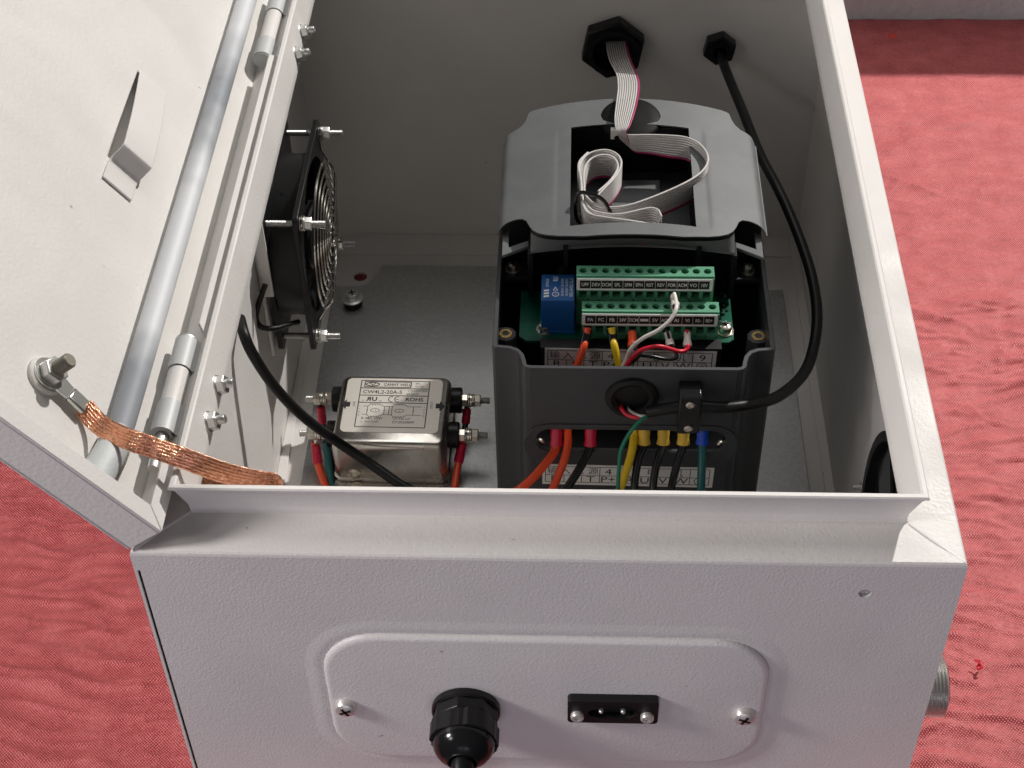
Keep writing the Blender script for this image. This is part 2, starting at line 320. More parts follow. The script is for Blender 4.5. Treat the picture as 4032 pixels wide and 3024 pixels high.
W_BK=[(252.8,206.0,-60.7),(249.6,205.0,-64.0),(245.2,204.0,-68.3),(242.7,204.0,-76.8),(241.8,204.0,-87.6)]
L_OR1=[(202.9,186.0,-107.3),(203.1,179.0,-112.3),(200.4,172.0,-113.8),(190.3,160.0,-119.0),(181.4,152.0,-122.4),(172.4,144.0,-125.4)]
L_OR2=[(209.9,186.0,-105.0),(210.1,178.0,-109.9),(208.1,170.0,-114.9),(204.1,162.0,-122.1),(200.7,155.0,-127.0),(197.4,148.0,-131.8)]
L_BK0=[(223.8,186.0,-107.0),(223.8,179.0,-111.9),(220.8,172.0,-115.7),(215.5,163.0,-119.6),(209.8,155.0,-124.5),(205.0,147.0,-129.3)]
L_YE=[(249.7,186.0,-104.3),(249.6,178.0,-107.0),(247.8,170.0,-111.9),(244.8,162.0,-117.9),(241.8,155.0,-123.9),(239.3,148.0,-129.8)]
L_GN0=[(256.8,171.0,-77.4),(252.3,168.0,-78.6),(246.2,164.0,-84.7),(241.9,160.0,-94.6),(240.4,156.0,-105.8),(240.3,152.0,-119.4),(240.7,148.0,-129.8)]
L_BK1=[(256.1,186.0,-106.4),(256.1,179.0,-110.2),(253.4,172.0,-112.9),(251.3,164.0,-118.9),(250.2,156.0,-126.0),(249.4,150.0,-133.0)]
L_BK2=[(267.9,186.0,-106.2),(267.8,179.0,-110.0),(264.7,171.0,-113.8),(262.4,163.0,-119.8),(261.4,156.0,-125.8),(260.5,150.0,-132.8)]
L_BK3=[(280.2,186.0,-106.0),(279.8,179.0,-109.8),(276.7,171.0,-115.9),(274.0,163.0,-121.9),(272.4,156.0,-125.5),(271.3,150.0,-132.6)]
L_GN=[(291.3,186.0,-105.8),(291.3,180.0,-109.5),(291.2,173.0,-114.4),(290.8,165.0,-121.5),(290.6,158.0,-127.4),(290.0,150.0,-132.2)]
S_RED=[(240.6,183.0,-79.6),(242.0,178.0,-78.8),(245.0,174.0,-79.3),(250.1,171.0,-79.0),(256.1,171.0,-79.5)]
S_WHITE=[(244.9,183.0,-81.6),(246.9,178.0,-80.4),(250.2,173.0,-78.2),(253.8,171.0,-77.4),(257.5,171.0,-77.3)]
F_L1=[(30.3,321.0,-222.0),(30.2,318.0,-232.1),(32.0,312.0,-239.2),(35.7,298.0,-243.1),(41.5,280.0,-243.8),(47.3,262.0,-242.6)]
F_L2=[(30.3,286.0,-225.2),(30.4,282.0,-234.1),(35.2,268.0,-237.4),(42.1,252.0,-238.2),(49.5,236.0,-235.9)]
F_R1=[(136.9,321.0,-223.0),(136.1,316.0,-231.0),(135.1,306.0,-232.5),(134.7,300.0,-233.4)]
F_R2=[(135.6,286.0,-222.0),(133.9,279.0,-229.0),(132.3,268.0,-232.9),(131.2,254.0,-236.0),(130.9,242.0,-238.4)]
F_GN=[(38.2,283.0,-221.9),(39.6,278.0,-232.3),(42.6,266.0,-237.7),(48.4,250.0,-239.8)]
FAN_LEAD=[(8.8,306.0,-95.1),(3.4,300.0,-107.8),(0.9,297.0,-117.6),(3.9,296.0,-124.2),(11.8,298.0,-127.1),(18.8,306.0,-131.3),(24.8,315.0,-136.6)]

# ================================================================ surroundings
def vnoise(x, y, seed):
    xi = np.floor(x).astype(np.int64); yi = np.floor(y).astype(np.int64); fx = x-xi; fy = y-yi
    fx = fx*fx*(3-2*fx); fy = fy*fy*(3-2*fy)
    def h(a, b):
        n = (a*374761393 + b*668265263 + seed*1442695041) & 0x7fffffff
        n = ((n ^ (n >> 13))*1274126177) & 0x7fffffff
        return ((n ^ (n >> 16)) & 0xffff)/65535.0
    return (h(xi, yi)*(1-fx)+h(xi+1, yi)*fx)*(1-fy)+(h(xi, yi+1)*(1-fx)+h(xi+1, yi+1)*fx)*fy
def cloth():
    xs = np.concatenate([np.arange(-900, -420, 12.), np.arange(-420, 20, 2.0), np.arange(20, 380, 12.), np.arange(380, 720, 2.0), np.arange(720, 1500, 12.)])
    ys = np.concatenate([np.arange(-80, 900, 2.0), [900.4]])
    X, Y = np.meshgrid(xs, ys)
    wob = 20*vnoise(X/90, Y/120, 3) + 9*vnoise(X/28, Y/40, 4)
    h = np.zeros_like(X)
    for (fy, fx, tilt, amp, sd, pw) in ((13, 140, .10, 1.5, 11, 9), (7, 80, -.16, 1.2, 12, 11), (22, 260, .05, 1.4, 13, 12), (4.2, 46, .22, .8, 14, 8), (9, 55, -.35, .95, 15, 10), (15, 120, .28, 1.6, 16, 14)):
        n = vnoise(X/fx + 7.3, (Y + tilt*X + wob)/fy, sd)
        m = vnoise(X/110, Y/90, sd+50)
        h += 1.8*amp*(1-np.abs(2*n-1))**pw*(.12+1.5*m*m)
    h += .35*vnoise(X/4, Y/3.2, 31) + 0.8*vnoise(X/70, Y/50, 32)
    h *= 1 - .55*np.clip((Y-420)/260, 0, 1)*(X > 380); h = np.where(Y > 880, .4*h, h)
    inside = (X > -8) & (X < 408) & (Y > -8) & (Y < 560)
    h = np.where(inside, 0, np.clip(h, 0, 7.5))
    h = np.where((X > -30) & (X < 430) & (Y > -30) & (Y < 580), np.minimum(h, 3.2), h)
    ny, nx = X.shape
    co = np.stack([X*U, Y*U, h*U], -1).reshape(-1, 3)
    me = bpy.data.meshes.new('tablecloth')
    idx = np.arange(nx*ny).reshape(ny, nx)
    q = np.stack([idx[:-1, :-1], idx[:-1, 1:], idx[1:, 1:], idx[1:, :-1]], -1).reshape(-1)
    me.vertices.add(nx*ny); me.vertices.foreach_set('co', co.ravel())
    npoly = len(q)//4; me.loops.add(len(q)); me.loops.foreach_set('vertex_index', q.astype(np.int32))
    me.polygons.add(npoly); me.polygons.foreach_set('loop_start', np.arange(0, len(q), 4, dtype=np.int32))
    me.polygons.foreach_set('use_smooth', np.ones(npoly, dtype=bool)); me.update(); me.validate()
    me.materials.append(M['cloth'])
    o = bpy.data.objects.new('tablecloth', me); COL.objects.link(o); o.location = (0, 0, (ZB-257.6)*U)
    finish(o, 'wrinkled red woven cloth spread on the table under the grey steel box', 'tablecloth')
cloth()
g = G().tube([(517, 860, -253), (520, 862, -250.5), (523, 859, -251), (519, 857, -250), (516, 862, -251), (521, 866, -252)], .55, 6, 4); finish(part('thread_fleck', g, 'orange'), 'orange thread fleck lying in the dark strip of cloth near the wall', 'thread', 'thread flecks on the cloth')
g = G().tube([(472, 122, -253), (474, 124, -250), (471, 126, -250.5), (475, 121, -250), (472, 119, -251), (476, 125, -252)], .6, 6, 4); finish(part('thread_fleck', g, 'red'), 'red thread fleck on the cloth beside the silver pipe end', 'thread', 'thread flecks on the cloth')
g = G().box(-900, 1500, 901, 960, -275, -52)
part('wall', g, 'plaster', bevel=3, kind='structure')

# ================================================================ the steel box
BX, BY, H = 400.0, 551.0, 250.0
box_ = thing('electrical_enclosure', (200, 275, -252), 'open light grey steel electrical box on the red cloth, door swung to the left', 'electrical box')
def ringpts(d, z): return [V(d, d, z), V(BX-d, d, z), V(BX-d, BY-d, z), V(d, BY-d, z)]
g = G()
prof = [(0, -2.6), (.35, -1.2), (1.2, -.35), (2.6, 0), (23.4, 0), (24.9, .5), (25.6, 2), (25.3, 6.5), (21.6, 19.8), (20.4, 22.0), (19.4, 23.0), (19.2, 23.9), (19.9, 24.6), (21.8, 24.6), (22.7, 23.9), (23.4, 20.6), (27.0, 7), (27.6, 1.2), (26.8, -1.2), (25, -2), (4, -2), (2.6, -2.4), (2, -2.6), (0, -2.6)]
g.sweep_loop([ringpts(d, z) for d, z in prof]); part('rim', g, 'paint', box_, angle=30)
g = G()
hole = circ(354.5, -23.3, 3.1, 16)
g.prism([(2.9, -H), (BX, -H), (BX, -2.62), (0, -2.62), (0, -14), (2.9, -14)], [hole, rrect(92, 307, -165, -70, 22, 6)], -2, 0, XZ(0))         # near wall
part('near_wall', g, 'hammer', box_, angle=30)
g = G().box(0, 1.5, 0, BY, -H, -14.02).box(0, 1.5, 2.02, BY, -14, -2.62).box(BX-2, BX, 2.02, BY-2, -H, -2.62).box(1.5, BX, BY-2, BY, -H, -2.62)
part('shell', g, 'paint', box_, angle=30)
part('hole_tone_disc', G().cyl((354.5, 2.2, -23.3), (354.5, 3.4, -23.3), 4.4, 20), 'leaf', box_)  # added disc, greys the hole where only the dark inside would show
part('seam_gap_shade', G().box(1.5, 2.9, 1.1, 3.5, -H, -14.2), 'rubber', box_)  # black strip stands in for the shade in the open corner gap
g = G().prism([(1.5, 2), (BX-2, 2), (BX-2, BY-2), (1.5, BY-2)], [circ(38.9, 495, 5.6, 20)], -H-2, -H)
part('floor_panel', g, 'paint', box_)
g = G().box(1.6, 8, 2.1, BY-2.1, -H, -H+1.6).box(BX-9, BX-2.1, 2.1, BY-2.1, -H, -H+1.6).box(8, BX-9, 523, BY-2.1, -H, -H+1.6)
part('floor_rib', g, 'paint', box_, bevel=.5)
# pressed frame and cover plate on the near wall
g = G()
lp = []
for ins, y in ((-10, 0), (-8, -.15), (-6, -.4), (-4.5, -.5), (-1.3, -.5), (-.9, -.3), (-.8, 1.5)):
    lp.append([XZ(y)(a, b) for a, b in rrect(85+ins, 315-ins, -172.5+ins, -61.5-ins, 30-ins*.8, 8)])
g.sweep_loop(lp); part('pressed_frame', g, 'hammer', box_, angle=60)
g = G(); lp = []
for ins, y in ((0, 1.5), (0, -1.0), (.4, -2.1), (1.7, -2.9), (3.2, -3.1)):
    lp.append([XZ(y)(a, b) for a, b in rrect(85+ins, 315-ins, -172.5+ins, -61.5-ins, 30-ins*.5, 8)])
g.sweep_loop(lp); b = len(g.v)-len(lp[-1]); g.f.append(tuple(range(b, len(g.v))))
cover = part('cover_plate', g, 'hammer', box_, angle=50)
for x, z, a in ((93.9, -121.7, .5), (304.6, -122.7, 1.1)):
    g, g2 = G(), G(); phillips(g, g2, (x, -3.1, z), (0, -1, 0), 6.0, 4.8, (math.cos(a), 0, math.sin(a)))
    part('plate_screw', g, 'screw', cover, extra=(g2, 'ink'))
# welded corner seams
g = G().tube([(26.6, 26.4, .5), (20, 20, .5), (13, 13.4, .4), (7, 6.6, .4), (1.5, 1.2, -.3)], .85, 6)
part('weld_seam', g, 'paint', box_)
g = G().tube([(374, 26, .1), (386, 13, .15), (398.6, 1.2, -.6)], .45, 6)
part('weld_seam', g, 'paint', box_)

# the door
door = part('door', G().prism([(0, 0), (408, 0), (408, BY), (0, BY)], [[(59, 228), (80.6, 228), (80.6, 312), (59, 312)]], 0, 1.8, DOOR).box(0, 408, 0, 1.8, 1.8, 22, DOOR).box(0, 1.8, 1.8, BY-1.8, 1.8, 22, DOOR)
            .box(0, 408, BY-1.8, BY, 1.8, 22, DOOR).box(406, 408, 1.8, BY-1.8, 1.8, 22, DOOR), 'doorpaint', box_, bevel=.8, label='open door seen from its inside')
g = G()
g.prism([(0.1, 0), (408, 0), (398, 10), (10.1, 10)], [], 22, 23.6, DOOR)
g.prism([(0, .5), (9.6, 10.1), (9.6, 41), (6.5, 47), (0, 50)], [], 22, 23.6, DOOR)
g.prism([(0, 132), (3.2, 133.5), (9.2, 139), (9.2, 399), (2, 405), (0, 405)], [], 22, 23.6, DOOR)
g.prism([(0, 490), (9.2, 490), (9.2, 541), (0, BY-.5)], [], 22, 23.6, DOOR)
part('return_flange', g, 'paint', door, bevel=.4)
g = G().tube([DOOR(28.3, 515, 9.2), DOOR(28.3, 400, 9.2), DOOR(28.3, 220, 9.2), DOOR(28.4, 80, 9.2), DOOR(28.6, 56, 9.2), DOOR(28.8, 47, 9.0)], 6.7, 18, 5)
part('stiffener_tube', g, 'tube', door)
# flattened end of the tube, bent down behind the near flange
g = G().tube([DOOR(29.0, 49, 9.0), DOOR(30.2, 42, 10.4), DOOR(31.6, 33, 11.0), DOOR(32.8, 24, 10.0), DOOR(34, 12, 8), DOOR(34.6, 4, 7)], [7.6, 8.8], 18, 5)
part('tube_foot', g, 'foot', door)
g = G().tube([DOOR(28.0, 43, 8.6), DOOR(29.4, 34, 9.2), DOOR(30.6, 24, 8.2), DOOR(31.8, 12, 6)], [7.6, 8.8], 18, 5); part('foot_hollow_shade', g, 'dull', door)  # dark copy of the foot, drawn for the shade in its hollow end
# bent sheet hook
def sheet(g, prof, a0, a1, th, fr):
    top = [[fr(a, b, c) for b, c in prof] for a in (a0, a1)]
    n = len(prof); nr = []
    for i in range(n):
        d = Vector((prof[min(i+1, n-1)][0]-prof[max(i-1, 0)][0], prof[min(i+1, n-1)][1]-prof[max(i-1, 0)][1])).normalized(); nr.append((-d.y, d.x))
    bot = [[fr(a, b-q[0]*th, c-q[1]*th) for (b, c), q in zip(prof, nr)] for a in (a0, a1)]
    vs = top[0]+top[1]+bot[0]+bot[1]; fs = []
    for i in range(n-1):
        fs += [(i, i+1, n+i+1, n+i), (2*n+i, 3*n+i, 3*n+i+1, 2*n+i+1), (i, 2*n+i, 2*n+i+1, i+1), (n+i, n+i+1, 3*n+i+1, 3*n+i)]
    fs += [(0, n, 3*n, 2*n), (n-1, 3*n-1, 4*n-1, 2*n-1)]
    return g.add(vs, fs)
g = G(); sheet(g, [(209, 3.4), (222, 3.4), (224.6, 4.2), (226.2, 6.2), (229.0, 11.8), (230.6, 13.6), (233, 13.9), (250, 12.4), (270, 9.8), (290, 6.6), (304, 4.0), (315, 1.9)], 58.6, 79.6, 1.4, DOOR)
part('sheet_hook', g, 'paint', door, bevel=.5)
part('hook_recess', G().box(56, 84, 224, 316, -7, -6, DOOR).box(56, 59, 224, 316, -6, -.05, DOOR).box(80.7, 84, 224, 316, -6, -.05, DOOR).box(59, 80.7, 224, 227.9, -6, -.05, DOOR).box(59, 80.7, 312.1, 316, -6, -.05, DOOR), 'paint', door)
# earth stud on the door
st = DOOR(72, 59, 0)
g = G().lathe([(10.2, 1.8), (10.2, 3.9), (9.4, 4.6), (0, 4.6)], F(st, DN), 28); part('stud_boss', g, 'paint', door)
g = G(); thread(g, DOOR(72, 59, 3), DOOR(72, 59, 21), 3.9, 1.6, 16); part('earth_stud', g, 'dull', door, angle=20)
g = G().hexnut(DOOR(72, 59, 6.2), DN, 7.0, 5.4, DU, bore=3.6); part('earth_nut', g, 'zinc', door, bevel=.4)

# hinges
PX, PZ = 6.3, 14.0
def hinge(y0, y1, y2, y3, pin0, capped, nuts):
    h = part('hinge', G().cyl((PX, y1+.6, PZ), (PX, y2-.6, PZ), 5.6, 24), 'paint', box_)
    for a, b in ((y0, y1), (y2, y3)):
        g = G(); g.lathe([(6.4, 0), (6.4, b-a), (3.4, b-a), (3.4, 0)], F((PX, a, PZ), (0, 1, 0)), 24, closed=True)
        g.prism([(PX+4.6, PZ+3.0), (PX+9.2, PZ-.8), (24.4, PZ-2.2), (24.4, PZ-3.8), (PX+9, PZ-2.4), (PX+5.6, PZ-.6)], [], -b, -a, XZ(0))
        part('hinge_knuckle', g, 'leaf', h, angle=30)
    if capped: part('pin_cap', G().lathe([(6.0, -.8), (5.8, -1.2), (0, -1.2)], F((PX, y0, PZ), (0, 1, 0)), 24), 'leaf', h)
    g = G().cyl((PX, pin0, PZ), (PX, y3+.5, PZ), 3.1, 16); g.lathe([(6.4, -.1), (6.4, 1.0), (0, 1.3)], F((PX, y3, PZ), (0, 1, 0)), 20)
    part('hinge_pin', g, 'zinc', h)
    for y in nuts:
        ax = V(.96, 0, .27); c = V(25.6, y, 8.2)
        g = G().lathe([(6.1, 0), (6.1, .9), (5.4, 1.6), (0, 1.6)], F(c, ax), 24).hexnut(c+ax*1.4, ax, 5.1, 4.6, (0, 1, 0)).lathe([(2.5, 6), (2.5, 9.6), (2.1, 10.2), (0, 10.2)], F(c, ax), 12)
        part('hinge_nut', g, 'zinc', h, bevel=.25)
hinge(64, 85, 110, 132, 41, False, (105.9, 79.4))
hinge(405.5, 425, 460, 484, 404.8, True, (447.8, 420.6))

# mounting plate on the floor of the box
def arc(cx, cy, r, a0, a1, n=7): return [(cx+r*math.cos(math.radians(a0+(a1-a0)*k/n)), cy+r*math.sin(math.radians(a0+(a1-a0)*k/n))) for k in range(n+1)]
mp = part('mounting_plate', G().prism([(20, 45), (380, 45)] + [(380, 478), (363, 478)] + arc(346+10, 488, 10, 270, 180)[0:0] + [(356, 480), (350, 486), (346, 495), (345, 504.7)] + [(56, 504.7), (55, 495), (51, 486), (45, 480.4), (37, 478.3), (20, 478.3)], [], -248.4, -245.6), 'galv', box_, bevel=.5)
g = G().lathe([(7.6, 0), (7.6, 6), (0, 6)], F((37.4, 456.5, -246), (0, 0, 1)), 24); part('rubber_bush', g, 'rubber', mp)
g, g2 = G(), G(); f = F((37.4, 456.5, -240), (0, 0, 1), (1, .3, 0))
g.lathe([(8.6, 0), (8.6, 1), (6.4, 1.8), (0, 1.8)], f, 28).lathe([(5.7, 1.6), (5.7, 5.6), (4.8, 6.4), (0, 6.6)], f, 6)
g2.box(-3.2, 3.2, -.7, .7, 5.6, 6.75, f).box(-.7, .7, -3.2, 3.2, 5.6, 6.75, f)
part('plate_bolt', g, 'zinc', mp, bevel=.2, extra=(g2, 'ink'))

# ================================================================ things fixed through the walls
XF = lambda x: Fx((x, 0, 0), (0, 1, 0), (0, 0, 1), (1, 0, 0))           # faces +x: a = y, b = z, c = +x
t = thing('cable_gland', (158, -3.1, -122.5), 'black ribbed cable gland with a cable, left of the two-pin socket on the near wall', 'cable gland', 'cable glands in the walls of the box')
ax = (0, -1, 0); C0 = V(158, -3.1, -121.5)
part('flange', G().lathe([(17.8, 0), (18.2, 1), (18.2, 3.6), (17.2, 4.6), (0, 4.6)], F(C0, ax), 40), 'black', t)
g = G(); g.hexnut(C0+V(0, -4.2, 0), ax, 17.6, 7.5, (1, 0, .2), n=8); part('hex_body', g, 'black', t, bevel=.6)
vs = []
for k in range(48): r = 17.0 + (.35 if k % 2 else 0) + (.9 if (k//6) % 2 else 0); a = 2*math.pi*k/48; vs.append((r*math.cos(a), r*math.sin(a)))
part('ribbed_nut', G().prism(vs, [], 11.6, 22, F(C0, ax)), 'black', t, angle=20)
pr = [(16.4, 21.9)] + [(16.4*math.cos(math.radians(a)) if a < 60 else 0, 22+13*math.sin(math.radians(a))) for a in range(0, 60, 6)] + [(8.4, 33.6), (7.6, 33.4), (7.2, 30)]
part('dome_cap', G().lathe(pr, F(C0, ax), 36), 'gloss', t)
g = G().tube([C0+V(0, -26, 0), C0+V(0, -36, -1), C0+V(.5, -46, -8), C0+V(1, -52, -22), C0+V(1, -54, -60), C0+V(0, -56, -125)], 6.0, 16, 5)
part('cable', g, 'rubber', t)
part('clamp_fingers', G().ring(C0+V(0, -33.4, 0), ax, 7.6, .8, 28, 6), 'rubber', t)

t = thing('power_inlet', (235.4, -3.1, -117), 'small black two-pin figure-eight power socket on the near wall', 'power socket')
fr = XZ(-3.1)
eight = []
for k in range(28):
    a = 2*math.pi*k/28; x = 12.8*math.cos(a); y = 5.4*math.sin(a)*(1-.16*math.exp(-(x/2.6)**2)); eight.append((235+x, -117.4+y))
part('socket_body', G().prism(rrect(211.7, 259.2, -127.2, -107, 2.4, 4), [eight], 0, 4.6, fr), 'black', t, bevel=.6)
part('socket_floor', G().prism(rrect(220, 250, -124, -110.5, 2, 3), [], .15, .9, fr), 'inner', t)
part('socket_collar', G().prism([(235+(a-235)*1.06, -117.4+(c_+117.4)*1.10) for a, c_ in eight], [eight], 4.6, 5.0, fr), 'black', t)
for x in (229.2, 240.8): part('pin', G().lathe([(1.3, 0), (1.3, 5.4), (.8, 6.1), (0, 6.1)], F((x, -1.9, -117.2), (0, -1, 0)), 12), 'screw', t)
for x in (216.8, 253.4):
    f = F((x, -7.7, -119.6), (0, -1, 0), (1, 0, .4))
    g = G().lathe([(3.5, 0), (3.5, 2.2), (3.0, 2.9), (1.5, 2.9), (1.4, 1.6), (0, 1.6)], f, 20); part('socket_screw', g, 'screw', t)

t = thing('pipe_fitting', (400, 45, -165), 'silver threaded pipe end sticking out of the right wall over the red cloth', 'pipe fitting')
g = G(); thread(g, (399.8, 46, -165), (424, 46, -165), 17.5, 2.0, 36); part('threaded_sleeve', g, 'zinc', t, angle=15)
part('bore', G().lathe([(13.5, 0), (13.5, .6), (0, .6)], F((423.8, 46, -165), (1, 0, 0)), 24), 'inner', t)

for nm, c, r, h, lab, bore in (('cable_gland', (240.3, 549, -63.5), 25.0, 11, 'large black hexagonal gland nut on the far inner wall with a flat ribbon cable', 15.5),
                         ('cable_gland', (320, 549, -64.5), 12.8, 9, 'small black hexagonal gland nut on the far inner wall with a thin black cable', 5.2)):
    t = thing(nm, c, lab, 'cable gland', 'cable glands in the walls of the box')
    part('hex_nut', G().lathe([(bore, 0), (r, 0), (r, h*.75), (r*.93, h), (bore, h)], F(c, (0, -1, 0), (1, 0, .32)), 6, closed=True) if False else
         G().prism(circ(0, 0, r, 6, .35), [circ(0, 0, bore, 24)], 0, h, F(c, (0, -1, 0), (1, 0, 0))), 'black', t, bevel=1.6)
    part('threaded_neck', G().lathe([(bore, 0), (bore+1.5+r*.08, 0), (bore+1.5+r*.08, h+r*.18), (bore, h+r*.18)], F(c, (0, -1, 0)), 30, closed=True), 'rubber', t)
    part('bore', G().lathe([(bore+.5, 0), (bore+.5, .8), (0, .8)], F(c, (0, -1, 0)), 24), 'inner', t)

# vent fan on the right wall
t = thing('vent_fan', (396, 87, -125), 'black round vent fan on the right inner wall, half hidden by the near corner', 'fan')
XB = Fx((0, 0, 0), (0, 1, 0), (0, 0, 1), (-1, 0, 0))
part('fan_ring', G().prism(circ(87, -124, 86, 56), [circ(87, -124, 80, 56)], -397.9, -390, XB), 'black', t)
part('fan_back', G().prism(circ(87, -124, 81, 40), [], -398, -396.6, XB), 'inner', t)
part('hub', G().lathe([(26, 0), (26, 6), (24, 8), (0, 8)], F((397, 87, -124), (-1, 0, 0)), 28), 'inner', t)
for k in range(5):
    a = 2*math.pi*k/5+.4
    pts = [(87+r*math.cos(a+d), -124+r*math.sin(a+d)) for r, d in ((25, -.35), (50, -.30), (77, -.2), (78, .3), (50, .32), (25, .3))]
    part('blade', G().prism(pts, [], -395.5, -393.8, XB), 'gloss', t)
g = G().hexnut((397.9, 189, -158), (-1, 0, 0), 4.6, 4).lathe([(2.2, 0), (2.2, 9), (0, 9)], F((397.9, 189, -158), (-1, 0, 0)), 10); part('fan_nut', g, 'zinc', t)

# ================================================================ cooling fan on the left wall
t = thing('cooling_fan', (2, 377, -110), 'square black cooling fan with a bright wire finger guard on the left inner wall', 'fan')
cy, cz = 377.0, -110.0; B4 = [(cy+sy*50.5, cz+sz*50) for sy in (-1, 1) for sz in (-1, 1)]
part('wall_bracket', G().box(2, 4.4, 316, 440, -170, -52), 'paint', t, bevel=.4)
part('bracket_lip', G().box(4.4, 11.5, 312.5, 314.6, -112, -40), 'paint', t, bevel=.3)
holes = [circ(cy, cz, 54, 48)]
for nm, c0, c1 in (('rear_frame', 7, 10.6), ('front_frame', 29.4, 33)):
    part(nm, G().prism(rrect(cy-58.5, cy+58.5, cz-58.5, cz+58.5, 5, 4), holes, c0, c1, XF(0)), 'black', t, bevel=.5)
part('barrel', G().lathe([(57, 10), (56, 20), (57, 29.6), (54.3, 29.6), (54, 20), (54.3, 10)], F((0, cy, cz), (1, 0, 0)), 48, closed=True), 'black', t)
g = G().lathe([(24, 8), (24, 30), (22, 32), (0, 32)], F((0, cy, cz), (1, 0, 0)), 32); part('hub', g, 'black', t)
for k in range(7):
    a0 = 2*math.pi*k/7; vs = []
    for r in (23.5, 38, 52.5):
        for d, x in ((0, 13), (.5, 27)): vs += [V(x, cy+r*math.cos(a0+d), cz+r*math.sin(a0+d)), V(x+1.3, cy+r*math.cos(a0+d+.02), cz+r*math.sin(a0+d+.02))]
    fs = []
    for i in (0, 4): fs += [(i, i+2, i+6, i+4), (i+1, i+5, i+7, i+3), (i, i+4, i+5, i+1), (i+2, i+3, i+7, i+6)]
    fs += [(0, 1, 3, 2), (8, 10, 11, 9)]
    part('blade', G().add(vs, fs), 'black', t)
# wire guard: concentric rings on a shallow dome, four legs
for i in range(8):
    r = 8+i*6.1; x = 43.5-4.5*(i/7)**2
    part('guard_ring', G().ring((x, cy, cz), (1, 0, 0), r, 1.0, 56, 8), 'chrome', t)
for k in range(4):
    a = math.radians(45+90*k); u, w = math.cos(a), math.sin(a); q = 50.5*math.sqrt(2)
    g = G().tube([V(45, cy+u*r, cz+w*r) if r < 52 else V(x_, cy+u*r, cz+w*r) for r, x_ in ((8, 45), (26, 44), (44, 41.5), (52, 40), (56, 37.5), (60, 35.2), (q-4.6, 34.6))], 1.0, 8, 4)
    g.ring((34.6, cy+u*q, cz+w*q), (1, 0, 0), 4.2, 1.0, 20, 8); part('guard_leg', g, 'chrome', t)
for y, z in B4:
    g = G(); thread(g, (4, y, z), (50, y, z), 2.3, .95, 12)
    bo = part('bolt', g, 'zinc', t, angle=60)
    g = G().lathe([(2.6, 33.2), (5.0, 33.2), (5.0, 34.2), (2.6, 34.2)], F((0, y, z), (1, 0, 0)), 20, closed=True).lathe([(2.6, 35.6), (5.0, 35.6), (5.0, 36.4), (2.6, 36.4)], F((0, y, z), (1, 0, 0)), 20, closed=True).hexnut((36.5, y, z), (1, 0, 0), 4.6, 4.6, (0, .4, 1))
    part('nut', g, 'zinc', bo, bevel=.25)
part('fan_lead', G().tube(FAN_LEAD, 1.9, 10), 'rubber', t)
part('moulded_mark', G().box(17, 17.8, 355, 355.4, -61.5, -57).add([], []), 'inner', t)

# ================================================================ mains filter
t = thing('mains_filter', (86, 297, -245.6), 'shiny steel mains filter can with a printed circuit diagram label, lower left in the box', 'filter')
fr = F((86.6, 294.6, -237), (0, 0, 1), (1, -.012, 0))
g = G(); lp = []
for ins, z in ((0, 0), (0, 31.4), (.5, 34.4), (1.8, 36.4), (3.4, 37.2)):
    lp.append([fr(a, b, z) for a, b in rrect(-39.6+ins, 39.6-ins, -34.6+ins, 34.6-ins, 6-ins*.5, 6)])
g.sweep_loop(lp); n = len(lp[0]); g.f.append(tuple(range(len(g.v)-n, len(g.v))))
part('can', g, 'case', t, angle=50)
part('base_flange', G().prism(rrect(-39.8, 39.8, -45, 45, 3, 4), [], -8.4, -.4, fr), 'case', t, bevel=.5)
part('can_seam', G().sweep_loop([[fr(a, b, z) for a, b in rrect(-39.6-o, 39.6+o, -34.6-o, 34.6+o, 6, 6)] for o, z in ((0, 3), (1.0, 2.2), (1.0, .6), (0, -.2))]), 'case', t)
part('rivet', G().lathe([(4.6, 0), (4.6, .6), (2.4, 1.4), (2.2, .5), (0, .5)], F((60.6, 260.0, -229.5), (0, -1, 0)), 20), 'nickel', t)
part('rivet', G().lathe([(4.4, 0), (4.4, .8), (0, 1.3)], F((62, 254, -237.4), (0, 0, 1)), 20), 'nickel', t)
part('label_plate', G().prism(rrect(-34.6, 33.6, -23.0, 30.2, 4, 5), [], 37.22, 37.5, fr), 'sticker', t)
lf = Fx(fr(0, 2.6, 37.56), fr.x, fr.y, fr.z)
def bar(g, x0, y0, x1, y1, w, fr_, c=0.0):
    d = Vector((x1-x0, y1-y0)); L = d.length
    if L < 1e-6: return g
    d = d/L; q = Vector((-d.y, d.x))*(w/2)
    return g.add([fr_(x0+q.x, y0+q.y, c), fr_(x0-q.x, y0-q.y, c), fr_(x1-q.x, y1-q.y, c), fr_(x1+q.x, y1+q.y, c)], [(0, 1, 2, 3)])
g = G(); X0, X1, Y0, Y1 = -24.6, 24.2, -20.6, 25.2; wd = .7
for a in ((X0, Y0, X1, Y0), (X0, Y1, X1, Y1), (X0, Y0, X0, Y1), (X1, Y0, X1, Y1), (X0, 17.6, X1, 17.6), (X0, 10.4, X1, 10.4), (X0, 3.2, X1, 3.2), (X0+2.6, 18.8, X0+2.6, 24.2), (11, 18.8, 11, 24.2), (X0+2.6, 18.8, 11, 18.8), (X0+2.6, 24.2, 11, 24.2)): bar(g, *a, wd, lf)
g.text('CANNY WELL', lf, 3.8, 1.2, 21.5, sx=.80, bold=.012); g.text('EMI', lf, 2.1, 14.2, 22.8, align='L'); g.text('FILTER', lf, 2.1, 14.2, 20.0, align='L')
